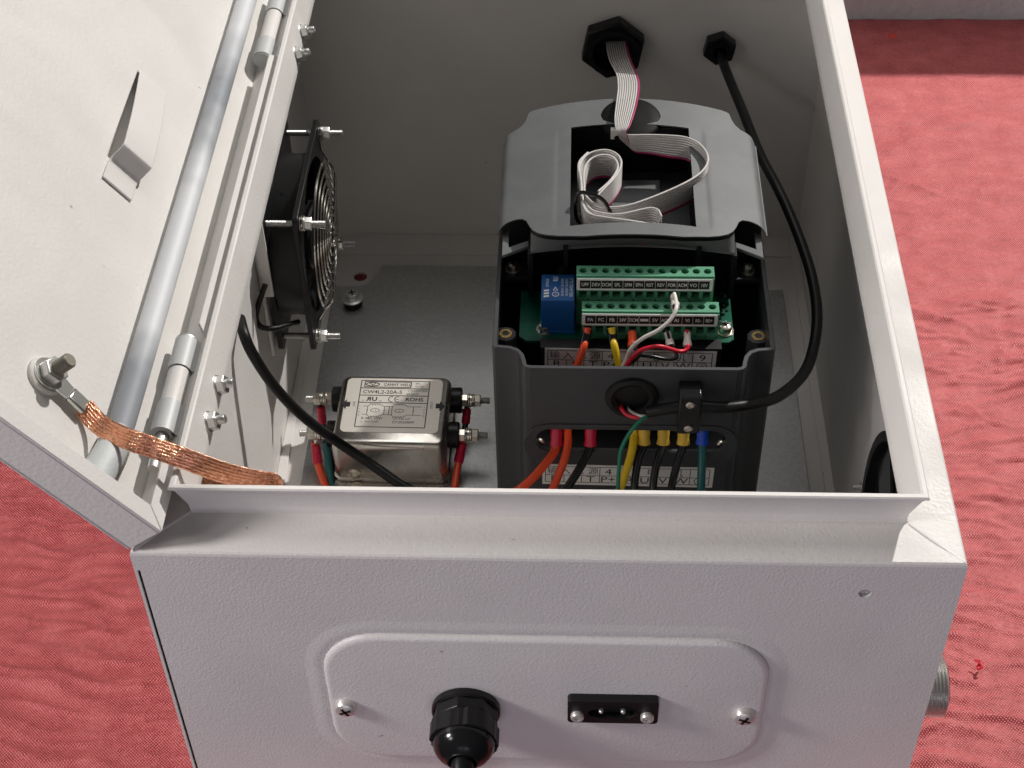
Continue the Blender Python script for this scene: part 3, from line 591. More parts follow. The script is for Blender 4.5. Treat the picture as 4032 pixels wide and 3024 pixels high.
g.text('CW4L2-20A-S', lf, 4.9, X0+2, 13.9, align='L', bold=.01, sx=.95); g.text('115/250V20A', lf, 2.9, 23.4, 15.6, align='R', sx=.9); g.text('60/50HZ', lf, 2.6, 8.5, 12.2, align='L', sx=.9)
g.text('R', Fx(lf.o, -lf.x, lf.y, lf.z), 5.6, 17.6, 6.8, bold=.03); g.text('U', lf, 5.6, -13.6, 6.8, bold=.03); g.text('c', lf, 2.6, -21.6, 5.6); g.text('us', lf, 2.4, -9.4, 5.2)
for cx in (-1.6, 2.7):
    prev = None
    for k in range(13):
        a = math.radians(60+240*k/12); p = (cx+2.6*math.cos(a)*.8, 6.8+2.6*math.sin(a))
        if prev: bar(g, *prev, *p, .6, lf)
        prev = p
bar(g, 1.2, 6.8, 3.4, 6.8, .55, lf); g.text('ROHS', lf, 4.9, 14.6, 6.8, bold=.02)
g.text('R:1MΩ 1/2W', lf, 3.1, X0+3.6, -12.2, align='L', sx=.88, bold=.01); g.text('L: 4X0.5mH', lf, 2.9, X0+3.6, -15.4, align='L', sx=.88)
g.text('CX:3x0.1µF', lf, 2.9, 1.0, -12.2, align='L', sx=.88); g.text('CY:2X3300PF', lf, 3.1, 1.0, -15.6, align='L', sx=.88, bold=.01)
for ch, dy in zip('LINE', (0, -3.0, -6.0, -9.0)): g.text(ch, lf, 2.0, X0+1.5, -.2+dy)
for ch, dy in zip('LOAD', (0, -3.0, -6.0, -9.0)): g.text(ch, lf, 2.0, X1-1.7, -.2+dy)
rot = Fx(lf(-27.6, 1.5, 0), lf.y, -lf.x, lf.z); g.text('LINE', rot, 2.5, 0, 0)
rot = Fx(lf(27.2, 1.5, 0), -lf.y, lf.x, lf.z); g.text('LOAD', rot, 2.5, 0, 0)
for s_ in (-1, 1):
    x = 30.4*s_
    g.add([lf(x-s_*.2, 3.4), lf(x+s_*2.6, 3.4), lf(x+s_*2.6, 6), lf(x+s_*6.2, 1), lf(x+s_*2.6, -4), lf(x+s_*2.6, -1.4), lf(x-s_*.2, -1.4)], [tuple(range(7))])
def poly(g, pts, w=.42):
    for p, q in zip(pts, pts[1:]): bar(g, *p, *q, w, lf)
for yy in (-.4, -8.6):
    sg = 1 if yy > -4 else -1
    pts = [(-21, yy)]
    for cx in (-12.4, 4.6):
        pts += [(cx-5, yy), (cx-4.2, yy+sg*1.2)]
        for j in range(4):
            for k in range(5): a = math.pi*(1-k/4); pts.append((cx-3+j*1.9+.95*math.cos(a), yy+sg*1.2+sg*1.3*math.sin(a)))
        pts += [(cx+4.8, yy+sg*1.2), (cx+5.8, yy)]
    poly(g, pts+[(20.6, yy)])
for x in (-17.6, -5.6, -2.2, -.2, 14.8): bar(g, x, -.4, x, -8.6, .42, lf)
for cx in (-12, 5):
    poly(g, [(cx+3.1*math.cos(a*.2856), -4.5+1.7*math.sin(a*.2856)) for a in range(23)]); g.text('L', lf, 2.2, cx+.4, -4.5)
for x in (-17.6, -5.6, 14.8): g.prism(circ(x, -4.5, .55, 8), [], 0, .02, lf)
# oval emblem
poly(g, [(-16.4+4.8*math.cos(a*.2856), 21.5+1.75*math.sin(a*.2856)) for a in range(23)], .8); poly(g, [(-18.4, 22.6), (-16.2, 20.6), (-14.2, 22.6)], .6)
part('label_print', g, 'ink', t)
for sx, x0 in ((-1, 47.0), (1, 126.2)):
    for y in (287.5, 322.0):
        ax = (sx, 0, 0); z = -218.0
        part('bushing', G().lathe([(9.4, -1), (9.4, 6.5), (8.8, 7.2), (0, 7.2)], F((x0, y, z), ax), 28), 'black', t)
        g = G(); thread(g, (x0+sx*6, y, z), (x0+sx*27, y, z), 2.5, 1.0, 12); te = part('terminal_bolt', g, 'zinc', t, angle=60)
        g = G().hexnut((x0+sx*7.2, y, z), ax, 4.8, 4.2, (0, .3, 1)).lathe([(2.6, 0), (5.2, 0), (5.2, .9), (2.6, .9)], F((x0+sx*11.6, y, z), ax), 20, closed=True).lathe([(2.6, 0), (4.6, 0), (4.9, 1.6), (2.6, 1.6)], F((x0+sx*14.3, y, z), ax), 16, closed=True).hexnut((x0+sx*16.2, y, z), ax, 4.8, 4.4, (0, 1, .4))
        part('nut', g, 'nickel', te, bevel=.25)
# ================================================================ motor drive
t = thing('motor_drive', (248, 290, -245.6), 'grey and black motor drive unit with its lower cover off, green terminal strips showing', 'motor drive')
CX = 248.0
left = [(188, 180), (185, 180.8), (183.2, 183), (182.4, 187), (181.4, 191), (179, 194.5), (175, 196.4), (170, 197), (166.6, 197.4), (165, 199), (165, 369), (166, 372), (172, 374), (178, 377), (181.5, 383), (182.6, 390), (185, 396.5), (190, 398)]
right = [(2*CX-x, y) for x, y in left]
path = left + right[::-1]                                    # from the near panel's left end round the back to its right end
def offset(pts, d):
    out = []
    for i, p in enumerate(pts):
        a = Vector(pts[max(i-1, 0)]); b = Vector(pts[min(i+1, len(pts)-1)]); q = (b-a).normalized(); out.append((p[0]-q.y*-d, p[1]+q.x*-d))
    return out
inn = offset(path, 2.6)
g = G(); n = len(path)
vs = [V(x, y, -246) for x, y in path]+[V(x, y, -246) for x, y in inn]+[V(x, y, -48) for x, y in path]+[V(x, y, -48) for x, y in inn]
fs = []
for i in range(n-1):
    j = i+1
    fs += [(i, j, 2*n+j, 2*n+i), (n+i, 3*n+i, 3*n+j, n+j), (2*n+i, 2*n+j, 3*n+j, 3*n+i), (i, n+i, n+j, j)]
g.add(vs, fs)
slot = []
for cx, a0 in ((296.5, -90), (199.3, 90)):
    for k in range(11): a = math.radians(a0+18*k); slot.append((cx+8.6*math.cos(a), -107.8+9.6*math.sin(a)))
g.prism([(188, -246), (308, -246), (308, -48), (188, -48)], [slot, circ(247.6, -70.8, 11.5, 28)], -2.6, 0, XZ(180))
case = part('housing', g, 'plastic2', t, angle=32, bevel=.5)
g = G()
st2 = []
for cx, a0 in ((298, -90), (198, 90)):
    for k in range(11): a = math.radians(a0+18*k); st2.append((cx+15*math.cos(a), -111.5+17.5*math.sin(a)))
g.prism(st2, [slot], 0, .9, XZ(180)); part('slot_rim', g, 'plastic2', case, bevel=.5)
part('partition', G().box(168, 328, 277, 280, -240, -72), 'inner', t)
part('base_tray', G().box(190, 306, 184, 200, -124, -122).box(168, 328, 200.05, 272, -124, -122), 'inner', t)
# grommet in the round hole
part('grommet', G().lathe([(10, -3), (10, 1.2), (12.5, 2.6), (15.2, 2.0), (16.0, 0), (11.6, 0), (11.6, -3)], F((247.6, 180, -70.8), (0, -1, 0)), 36, closed=True), 'rubber', t)
part('grommet_hole_shade', G().lathe([(10.6, -2.6), (10.6, -1.6), (0, -1.2)], F((247.6, 180, -70.8), (0, -1, 0)), 28), 'inner', t)  # black disc painted for the darkness inside the open hole

# curved top cover: a grid with a window, given thickness
def grid_shell(cols, rows_of, skip, th):
    """cols: list of columns; each a list of points; th: vector from top to underside"""
    nc, nr = len(cols), len(cols[0]); g = G(); th = Vector(th)
    top = [p for c in cols for p in c]; N = nc*nr
    fs = []; cell = lambda i, j: 0 <= i < nc-1 and 0 <= j < nr-1 and not skip(i, j)
    for i in range(nc-1):
        for j in range(nr-1):
            if not cell(i, j): continue
            a, b, c, d = i*nr+j, (i+1)*nr+j, (i+1)*nr+j+1, i*nr+j+1
            fs += [(a, b, c, d), (a+N, d+N, c+N, b+N)]
            for (p, q, ii, jj) in ((a, b, i, j-1), (b, c, i+1, j), (c, d, i, j+1), (d, a, i-1, j)):
                if not cell(ii, jj): fs.append((p, p+N, q+N, q))
    g.add(top+[p+th for p in top], fs); return g
sm = lambda a: max(0.0, min(1.0, a))**2*(3-2*max(0.0, min(1.0, a)))
NEAR = [(0, 256.6), (29.5, 256.8), (45, 260.1), (52.2, 262.9), (57.2, 266.0), (60.8, 270.1), (62.8, 274.7), (64.8, 280.6), (67.3, 283.2), (71.7, 284.0), (76.5, 283.0), (79.6, 280.8), (82, 279.6)]
FAR = [(0, 398), (46.5, 397.4), (60, 396.9), (64.2, 396.4), (66.3, 394.8), (67.3, 389.2), (69.2, 383.8), (72.5, 380.2), (77, 377.5), (80.2, 375.4), (82, 372.0)]
def lerp(tab, a): return float(np.interp(a, [p[0] for p in tab], [p[1] for p in tab]))
def ynear(x): return lerp(NEAR, abs(x-CX))
def yfar(x): return lerp(FAR, abs(x-CX))
def ztop(x, y):
    a = abs(x-CX); z = -10-15*(a/82)**2
    if a > 78: z -= 4*(1-math.sqrt(max(0, 1-((a-78)/4)**2)))
    if 267.4 < y < 370:
        r = min(sm((x-199)/3.2), sm((297-x)/3.2)); z -= .5*r*min(1, (y-267.4)/2.5, (370-y)/2.5)
    return z
xs = sorted(set([round(165+i*166/110, 2) for i in range(111)] + [180.7, 181.7, 180.2, 314.3, 315.3, 315.8] + [200.5, 202.5, 204.5, 210, 286, 291.5, 293.5, 295.5] + [165.2, 165.6, 166.2, 329.8, 330.4, 330.8]))
xs = [x for i, x in enumerate(xs) if not any(abs(x-k) < .6 and x != k for k in (210, 286))]
def ys_of(x):
    a, b = ynear(x), yfar(x); y1, y2 = max(268, a+1.0), min(369.5, b-2)
    return [a+(y1-a)*k/4 for k in range(4)]+[y1+(y2-y1)*k/14 for k in range(14)]+[y2+(b-y2)*k/6 for k in range(7)]
cols = [[V(x, y, ztop(x, y)) for y in ys_of(x)] for x in xs]
g = grid_shell(cols, None, lambda i, j: 209.9 <= xs[i] < 285.9 and 4 <= j < 18, (0, 0.8, -1.5))
cov = part('top_cover', g, 'plastic', t, angle=40)
# black strip for the shade in the gap under the cover's edge; bezel below
cols2 = []
for x in xs:
    if not 186 <= x <= 310: continue
    a = abs(x-CX); y0 = ynear(x); lo = 262+7*(1-(a/62)**2)
    cols2.append([V(x, y0+2.6, ztop(x, y0)-1.8), V(x, y0+2.4, ztop(x, y0)-3.2), V(x, y0+.6, ztop(x, y0)-4.0), V(x, lo+.6, -29), V(x, lo+.4, -30.6)])
g = grid_shell([c[2:] for c in cols2], None, lambda i, j: False, (0, 3, -1.2)); part('bezel', g, 'plastic', t, angle=40)
g = grid_shell([c[:3] for c in cols2], None, lambda i, j: False, (0, 3, 0)); part('bezel_gap_shade', g, 'inner', t)
g = grid_shell([[V(x, ynear(x)+5, ztop(x, ynear(x))-3), V(x, 275, -36), V(x, 275, -120)] for x in xs if 186 <= x <= 310], None, lambda i, j: False, (0, 2, 0))
part('dark_baffle', g, 'inner', t)
part('corner_baffle', G().box(167, 186, 294, 296, -120, -30), 'inner', t); part('corner_baffle', G().box(310, 329, 294, 296, -120, -30), 'inner', t)
for s_ in (1, -1):
    mx = lambda p: p if s_ == 1 else (2*CX-p[0], p[1])
    leg = [mx(p) for p in [(168.6, 261.4), (186.5, 272.0), (186.5, 277.5), (172.4, 269.6), (172.4, 286), (168.4, 283)]]
    part('latch_frame', G().prism(leg, [], -34, -31.6), 'plastic', t, bevel=.4)
    vs = [mx(p) for p in [(184.4, 262), (187.6, 262), (187.6, 281), (184.4, 281)]]
    part('latch_post', G().prism(vs, [], -66, -31), 'inner', t, bevel=.4)
    tab = [mx(p) for p in [(167.3, 277.6), (184.6, 276.4), (184.6, 292), (167.3, 292)]]
    part('screw_tab', G().prism(tab, [], -66, -62.2), 'plastic2', t, bevel=.5)
    g, g2 = G(), G(); c = (mx((174.2, 0))[0], 284.6, -62.2)
    g.lathe([(5.2, 0), (5.2, 1), (0, 1)], F(c, (0, 0, 1)), 20); phillips(g, g2, (c[0], c[1], -61.4), (0, 0, 1), 4.0, 4.4, (1, .5, 0))
    part('case_screw', g, 'nickel', t, extra=(g2, 'ink'))
    # brass insert in its boss by the near corner
    c = (mx((171.6, 0))[0], 226.4, -64)
    bo = part('insert_boss', G().prism([mx(p) for p in [(167.4, 221.4)]+arc(171.8, 226.6, 6.6, -50, 50)[0:0]+[(172, 220), (175.6, 221.4), (178, 224.6), (178, 228.6), (175.6, 231.8), (172, 233), (167.4, 232)]], [], -140, -64), 'plastic2', t, bevel=.5)
    part('brass_insert', G().lathe([(2.2, -3), (2.2, .5), (4.0, .5), (4.2, 0), (4.2, -3)], F(c, (0, 0, 1)), 20, closed=True), 'brass', bo)
    g, g2 = G(), G(); c = (mx((193.3, 0))[0] + (0 if s_ == 1 else .6), 186.5, -117)
    phillips(g, g2, c, (0, -1, .2), 3.2, 2.4); part('terminal_screw', g, 'nickel', t, extra=(g2, 'ink'))
# inside of the window
part('display_floor', G().box(203, 293, 262, 392, -54, -51), 'plastic2', t)
part('raised_pad', G().box(236, 268, 300, 352, -51, -42), 'plastic', t, bevel=.6)
part('square_socket', G().box(252.5, 261.5, 372, 380, -51, -50.4), 'inner', t)
part('display_wall', G().box(206, 209, 264, 372, -51, -15).box(287, 290, 264, 372, -51, -15).box(206, 290, 372, 375, -51, -15), 'inner', t)
# black cap by the far edge of the window
fr = F((248.6, 377, -11.6), (0, -.12, 1), (1, 0, 0))
part('round_cap', G().lathe([(20.2, -8), (20.2, -.6), (19.6, .5), (18, 1.3), (12, 2.2), (0, 2.7)], fr, 44), 'capblack', t)
part('ribbon_plug', G().box(235.5, 242.2, 360.2, 364, -16, -9), 'wwire', t, bevel=.4)

# control board
pb = part('control_board', G().prism([(184, 226), (307, 226), (310.4, 229), (310.4, 272), (179.6, 272), (179.6, 230)], [], -71, -69), 'pcb', t)
for x in (195.3, 305.2):
    g, g2 = G(), G()
    g.lathe([(5.4, 0), (5.4, .9), (0, .9)], F((x, 235.8, -69), (0, 0, 1)), 22); phillips(g, g2, (x, 235.8, -68.2), (0, 0, 1), 4.1, 4.6, (1, .7, 0))
    part('board_screw', g, 'nickel', pb, extra=(g2, 'ink'))
rl = part('relay', G().box(193.1, 213.3, 232.6, 256.6, -68.8, -42), 'relay', t, bevel=.5)
part('relay_base', G().box(192.4, 214, 231.9, 257.2, -69, -66.6), 'relay', rl, bevel=.3)
rf = Fx((203.2, 244.6, -41.95), (0, 1, 0), (-1, 0, 0), (0, 0, 1))
g = G()
for j in range(3): g.prism([(-9.4+j*2.6, 8.6), (-7.8+j*2.6, 8.6), (-7.2+j*2.6, 5.4), (-8.8+j*2.6, 5.4)], [], 0, .03, rf)
g.text('SONGLE', rf, 2.5, 4.0, 6.6, sx=.8); g.text('RU', rf, 4.2, 7.6, 1.6, sx=.8, bold=.03)
g.prism(circ(-6.4, 1.4, 2.2, 16), [circ(-6.4, 1.4, 1.7, 16)], 0, .03, rf); g.text('CQC', rf, 1.3, -6.4, 1.4)
g.prism([(-3, -.1), (.6, 1.6), (-3, 3.2)], [[(-2.6, .6), (-.6, 1.6), (-2.6, 2.5)]], 0, .03, rf)
g.text('10A 250VAC 10A 125VAC', rf, 2.2, 0, -2.6, sx=.68); g.text('10A 30VDC 10A 28VDC', rf, 2.2, 0, -5.2, sx=.72); g.text('SRD-24VDC-SL-C', rf, 3.0, 0, -8.0, sx=.78)
part('relay_print', g, 'wprint', rl)
# terminal strips
def strip_block(x0, pitch, yf, depth, ztop_, zbot, labels, zl0, zl1, zs0, zs1):
    n = 12; xa, xb = x0-pitch*.58, x0+pitch*(n-1)+pitch*.58
    sl = [[(x0+i*pitch-2.3, zs0), (x0+i*pitch+2.3, zs0), (x0+i*pitch+2.3, zs1), (x0+i*pitch-2.3, zs1)] for i in range(n)]
    blk = part('terminal_block', G().prism([(xa, zbot), (xb, zbot), (xb, ztop_-2.4), (xa, ztop_-2.4)], sl, -5, 0, XZ(yf))
               .prism([(xa, yf), (xb, yf), (xb, yf+depth), (xa, yf+depth)], [circ(x0+i*pitch, yf+depth*.52, 2.35, 14) for i in range(n)], ztop_-2.4, ztop_)
               .prism([(xa, zl0-.8), (xb, zl0-.8), (xb, ztop_-1.0), (xa, ztop_-1.0)], [], 0.02, 1.1, XZ(yf)), 'green', t, angle=30)
    part('block_body', G().box(xa+.2, xb-.2, yf+5.05, yf+depth-.1, zbot, ztop_-2.5), 'green', blk)
    part('block_slot_shade', G().box(xa+1, xb-1, yf+4.0, yf+4.8, zs0-1, zs1+1).box(xa+.6, xb-.6, yf+.8, yf+depth-.6, ztop_-7, ztop_-4.4), 'green_shade', blk)  # dark boxes put the shade of slots and screw holes into colour
    if zbot < -60 or True:
        for i in range(n):
            part('slot_lip', G().prism([(x0+i*pitch-3, zs0-.9), (x0+i*pitch+3, zs0-.9), (x0+i*pitch+2.6, zs0-2.9), (x0+i*pitch-2.6, zs0-2.9)], [], 0, 1.3, XZ(yf)), 'green', blk)
    first = None
    for i in range(n):
        if first is None:
            g = G(); f = F((x0, yf+depth*.52, ztop_-4.3), (0, 0, 1), (1, .4, 0)); g.lathe([(2.2, 0), (2.2, 1.3), (1.8, 1.8), (0, 1.8)], f, 14)
            first = part('screw', g, 'zinc', blk)
        else: again(first, (i*pitch, 0, 0))
    lx0, lx1 = x0-pitch*.40, x0+pitch*(n-1)+pitch*.28
    lb = part('label_strip', G().prism(rrect(lx0-1.2, lx1+1.2, zl0, zl1, .8, 3), [], 1.12, 1.5, XZ(yf)), 'white', blk)
    cw = (lx1-lx0-1.4)/n; g = G(); gt = G(); q = XZ(yf-1.55); q2 = XZ(yf-1.60)
    for i, s in enumerate(labels):
        a = lx0+.7+i*cw; g.prism([(a+.12, zl0+1.5), (a+cw-.12, zl0+1.5), (a+cw-.12, zl1-1.3), (a+.12, zl1-1.3)], [], 0, .03, q)
        if s: gt.text(s, q2, 3.7, a+cw/2, (zl0+zl1)/2+.1, sx=.84 if len(s) < 3 else .68, bold=.02)
        else: gt.prism([(a+.8, (zl0+zl1)/2-.9), (a+cw-.8, (zl0+zl1)/2-.9), (a+cw-.8, (zl0+zl1)/2+1.1), (a+.8, (zl0+zl1)/2+1.1)], [], 0, .02, q2)
    part('label_cells', g, 'ink', blk); part('lettering', gt, 'wprint', blk)
strip_block(218.2, 6.765, 240.4, 9.2, -29, -69, ['UPF', 'DRV', 'DCM', 'SPL', 'SPM', 'SPH', 'RST', 'REV', 'FOR', 'ACM', 'VO', '10V'], -39.2, -30.2, -46.2, -41.2)
strip_block(221.6, 6.735, 225.4, 9.2, -44, -69, ['FA', 'FC', 'FB', '24V', 'DCM', '', '5V', 'ACM', 'AI', 'VI', 'RS-', 'RS+'], -54.0, -45.0, -61.2, -56.0)
g = G(); g2 = G()
for k in range(34):
    x = random.uniform(299.5, 308.5); y = random.uniform(240, 270); a, b = random.choice(((.9, .5), (.5, .9), (1.3, .8), (.5, .4)))
    (g if k % 3 else g2).box(x-a, x+a, y-b, y+b, -69, -68.2+random.random()*.5)
part('board_component', g, 'inner', pb, kind='stuff'); part('solder_joint', g2, 'tin', pb, kind='stuff')
# power terminal label inside and on the near face
def power_label(nm, fr, w, h, par):
    lb = part(nm, G().prism([(-w/2, -h/2), (w/2, -h/2), (w/2, h/2), (-w/2, h/2)], [], 0, .25, fr), 'white', par)
    g = G(); x = lambda u: -w/2+w*u; e = h*.10; mid = -h*.02; q = lambda a, b, c=0.0: fr(a, b, .30)
    for a in ((x(.018), h/2-e, x(.976), h/2-e), (x(.018), -h/2+e*1.3, x(.976), -h/2+e*1.3), (x(.018), mid, x(.976), mid)): bar(g, *a, .45, q)
    for u in (.018, .336, .437, .545, .863, .976): bar(g, x(u), h/2-e, x(u), mid, .45, q)
    for u in (.018, .127, .23, .336, .437, .545, .655, .757, .863, .976): bar(g, x(u), mid, x(u), -h/2+e*1.3, .45, q)
    yt = (h/2-e+mid)/2; yb = (mid-h/2+e*1.3)/2; s = h*.40
    for ch, u in zip('输入电源', (.058, .135, .212, .297)): g.text(ch, q, s*.92, x(u), yt)
    for ch, u in (('4', .386), ('5', .49), ('电', .64), ('机', .79), ('9', .92)): g.text(ch, q, s, x(u), yt, sx=1.2 if ch.isdigit() else .95)
    for ch, u in (('R', .072), ('S', .178), ('T', .283), ('P+', .386), ('PR', .49), ('U', .60), ('V', .706), ('W', .81)): g.text(ch, q, s*1.02, x(u), yb, sx=1.2)
    cx_, r = x(.92), s*.46
    g.prism(circ(cx_, yb, r, 20), [circ(cx_, yb, r*.84, 20)], 0, .02, q)
    bar(g, cx_, yb+r*.7, cx_, yb, .4, q); bar(g, cx_-r*.6, yb, cx_+r*.6, yb, .4, q); bar(g, cx_-r*.35, yb-r*.3, cx_+r*.35, yb-r*.3, .35, q)
    part('lettering', g, 'ink', par)
c = math.radians(-.9); rx = V(math.cos(c), 0, math.sin(c)); rz = V(-math.sin(c), 0, math.cos(c))
power_label('terminal_label', Fx((247.3, 180, -139.6), rx, rz, (0, -1, 0)), 105.6, 18.2, t)
power_label('terminal_label', Fx((247.3, 215.8, -75.2), rx, rz, (0, -1, 0)), 103.6, 18.2, t)
part('terminal_carrier', G().box(193, 302, 216, 224, -95, -65.2), 'inner', t)

# clamp on the near face
t = thing('cable_clamp', (281, 180, -72), 'black block clamp with two small screws holding the thin cable on the drive', 'cable clamp')
part('clamp_block', G().box(274.2, 287.2, 165.6, 180, -86, -56.5).box(274.6, 286.8, 171.5, 180, -93, -86), 'gloss', t, bevel=.8)
for z in (-62.4, -82):
    g = G(); g.lathe([(2.6, 0), (2.6, .6), (1.5, .9), (1.3, .3), (0, .3)], F((280.6, 165.6, z), (0, -1, 0)), 16); part('clamp_screw', g, 'nickel', t)

# ================================================================ cables and wires
# the leads go on below the near lip: down to the plate and towards the gland
for L_ in (L_OR1, L_OR2, L_BK0, L_YE, L_BK1, L_BK2, L_BK3, L_GN, L_GN0):
    x, y, z = L_[-1]; L_ += [(x-3, y-16, z-38), (x*.8+28, 98, -205), (x*.45+86, 58, -238), (x*.3+110, 22, -240)]
F_L1 += [(70, 200, -240), (96, 130, -241)]; F_L2 += [(78, 180, -238), (112, 110, -240)]; F_R2 += [(133, 170, -239), (140, 100, -240)]; F_GN += [(84, 190, -240), (104, 120, -241)]
CABLE_A += [(132, 168, -200), (150, 90, -165), (157, 30, -128), (158, 3, -122)]
def bend(pts, r):
    return [Vector(pts[0])]+[Vector(p)+Vector((random.uniform(-1, 1), random.uniform(-1, 1), random.uniform(-1, 1)))*min(.45, r*.22) for p in pts[1:-1]]+[Vector(pts[-1])]
def wire(name, pts, r, m, label, group=None, cat='wire', sub=6, n=12):
    g = G().tube(bend(pts, r), r, n, sub); o = part(name, g, m); return finish(o, label, cat, group)
def wire_thing(name, pts, r, m, label, cat='wire', group='thin wires plugged into the green terminal strips'):
    t = thing(name, pts[0], label, cat, group); part('insulation', G().tube(bend(pts, r), r, 12, 6), m, t); return t
def sleeve(t, nm, a, b, r, m, r1=None, lip=0):
    a, b = Vector(a), Vector(b); L = (b-a).length; q = r1 or r
    g = G().lathe([(r*.55, 0), (r, L*.08), (r, L*.55), (q, L*.75), (q+lip, L), ((q+lip)*.78, L), (q*.72, L*.5)], F(a, b-a), 18, closed=False); return part(nm, g, m, t)
wire('black_cable', CABLE_A, 3.5, 'rubber', 'thick black cable hanging from under the fan past the steel filter can', cat='cable', group='black cables in the box', n=16)
wire('black_cable', CABLE_B, 3.5, 'rubber', 'black cable looping from the small far gland to the clamp on the drive', cat='cable', group='black cables in the box', n=16)
# flat ribbon cable
t = thing('ribbon_cable', (245, 545, -60), 'flat grey ribbon cable with one red edge, coiled in the window of the drive', 'ribbon cable')
def ribbon(A, B, sub, first, last=None):
    A, B = spline(A, sub), spline(B, sub); n = len(A); nc = 10
    for wires, m, nm in ((range(nc-1), 'ribbon', 'grey_conductors'), ((nc-1,), 'ribred', 'red_edge_conductor')):
        g = G()
        for w in wires:
            vs = []; fs = []; k = 8
            for i in range(n):
                ac = (B[i]-A[i])/nc; c = A[i]+ac*(w+.5); tg = (A[min(i+1, n-1)]+B[min(i+1, n-1)]-A[max(i-1, 0)]-B[max(i-1, 0)]).normalized()
                nr = tg.cross(ac).normalized(); r = ac.length*.5
                for q in range(k):
                    a = 2*math.pi*q/k; vs.append(c+ac.normalized()*(r*.82*math.cos(a))+nr*(r*.8*math.sin(a)))
            for i in range(n-1):
                for q in range(k): fs.append((i*k+q, i*k+(q+1) % k, (i+1)*k+(q+1) % k, (i+1)*k+q))
            g.add(vs, fs)
        part(nm, g, m, t, angle=179)
down = lambda pts, d: [Vector(p)-V(0, 0, d) for p in pts]
MB = down(RIB_MAIN, 18.5); MB[0] = Vector(RIB_B[-1]); MB[1] = V(253, 356.6, -24); MB[2] = V(262, 356.4, -25)
ribbon(RIB_A, RIB_B, 6, 0)
ribbon(RIB_MAIN, MB, 4, 0)
ribbon(RIB_LOOP1, down(RIB_LOOP1, 18.5), 4, 0)
ribbon(RIB_LOOP2, down(RIB_LOOP2, 18.5), 4, 0)
ribbon(RIB_LOOP3, down(RIB_LOOP3, 18.5), 4, 0)
ribbon(RIB_LOOP4, down(RIB_LOOP4, 18.5), 4, 0)
g = G()
loop = [V(213.2, 289, -13), V(215, 290, -5.6), V(222, 288, -4.4), V(229.5, 284, -5.5), V(234, 279.5, -11), V(234.5, 277, -20), V(226, 281, -26), V(215, 286, -24), V(213.2, 289, -13)]
part('cable_tie', g.tube(loop, 1.25, 8, 5), 'gloss'); finish(bpy.data.objects['cable_tie'], 'black cable tie round the coil of grey ribbon cable', 'cable tie')
# braided earth strap
t = thing('earth_strap', (10, 45, 40), 'flat woven copper earth strap running from the door stud into the box', 'earth strap')
def strap(pts, w, th, up0, sub=6):
    P = spline(pts, sub); n = len(P); vs = []; fs = []; m = 14; L = 0; uv = []
    prev = None
    for i in range(n):
        tg = (P[min(i+1, n-1)]-P[max(i-1, 0)]).normalized()
        if prev is None: prev = (Vector(up0)-tg*tg.dot(Vector(up0))).normalized()
        hint = Vector(up0); prev = (hint-tg*hint.dot(tg)).normalized(); side = tg.cross(prev)
        if i: L += (P[i]-P[i-1]).length
        for k in range(m):
            a = 2*math.pi*k/m; ca, sa = math.cos(a), math.sin(a)
            vs.append(P[i]+side*(w/2*abs(ca)**.7*(1 if ca > 0 else -1))+prev*(th/2*abs(sa)**.8*(1 if sa > 0 else -1)+.12*math.sin(L*2.1+k)))
            uv.append((L, k*w/m*2))
    for i in range(n-1):
        for k in range(m): fs.append((i*m+k, i*m+(k+1) % m, (i+1)*m+(k+1) % m, (i+1)*m+k))
    fs += [tuple(range(m-1, -1, -1)), tuple((n-1)*m+k for k in range(m))]
    return G().add(vs, fs), uv, m
g, uv, m = strap(BRAID, 10.0, 1.3, (.12, -.62, .78))
part('copper_core', g, 'copper', t, angle=75)
def braid(pts, w, hint, N=40, pitch=58.0, r=.30):
    P = spline(pts, 14); hint = Vector(hint); L = [0.0]
    for a, b in zip(P, P[1:]): L.append(L[-1]+(b-a).length)
    fr = []
    for i, p in enumerate(P):
        tg = (P[min(i+1, len(P)-1)]-P[max(i-1, 0)]).normalized(); up = (hint-tg*hint.dot(tg)).normalized(); fr.append((tg.cross(up), up))
    g = G()
    for k in range(N):
        ph = k/N; line = []
        for i, p in enumerate(P):
            u = (L[i]/pitch+ph) % 1.0; s = 1-4*abs(u-.5); s = s*.97+.03*random.uniform(-1, 1); sd, up = fr[i]
            hgt = (.62 if u < .5 else -.62)*(1-s*s*.6) + .16*math.sin(L[i]*1.5+k*2.1)
            line.append(p+sd*(s*w/2)+up*hgt)
        g.tube(line, r, 5, 1)
    return g
part('copper_strands', braid(BRAID, 10.4, (.12, -.62, .78)), 'copper', t, angle=80, kind='stuff')
d0 = DOOR(72, 59, 5.0); d1 = Vector(BRAID[0]); ax = (d1-d0).normalized(); sd = DN.cross(ax).normalized()
lfr = Fx(d0, ax, sd, DN); Ld = (d1-d0).length
part('lug_ring', G().prism([(8.6*math.cos(a), 8.6*math.sin(a)) for a in [math.radians(35+290*k/22) for k in range(23)]]+[(Ld*.62, -4.0), (Ld*.62, 4.0)], [circ(0, 0, 3.9, 18)], -.4, 1.1, lfr), 'tin', t, bevel=.3)
part('lug_crimp', G().box(Ld*.58, Ld+1.5, -4.4, 4.4, -1.4, 2.0, lfr), 'tin', t, bevel=1.1)

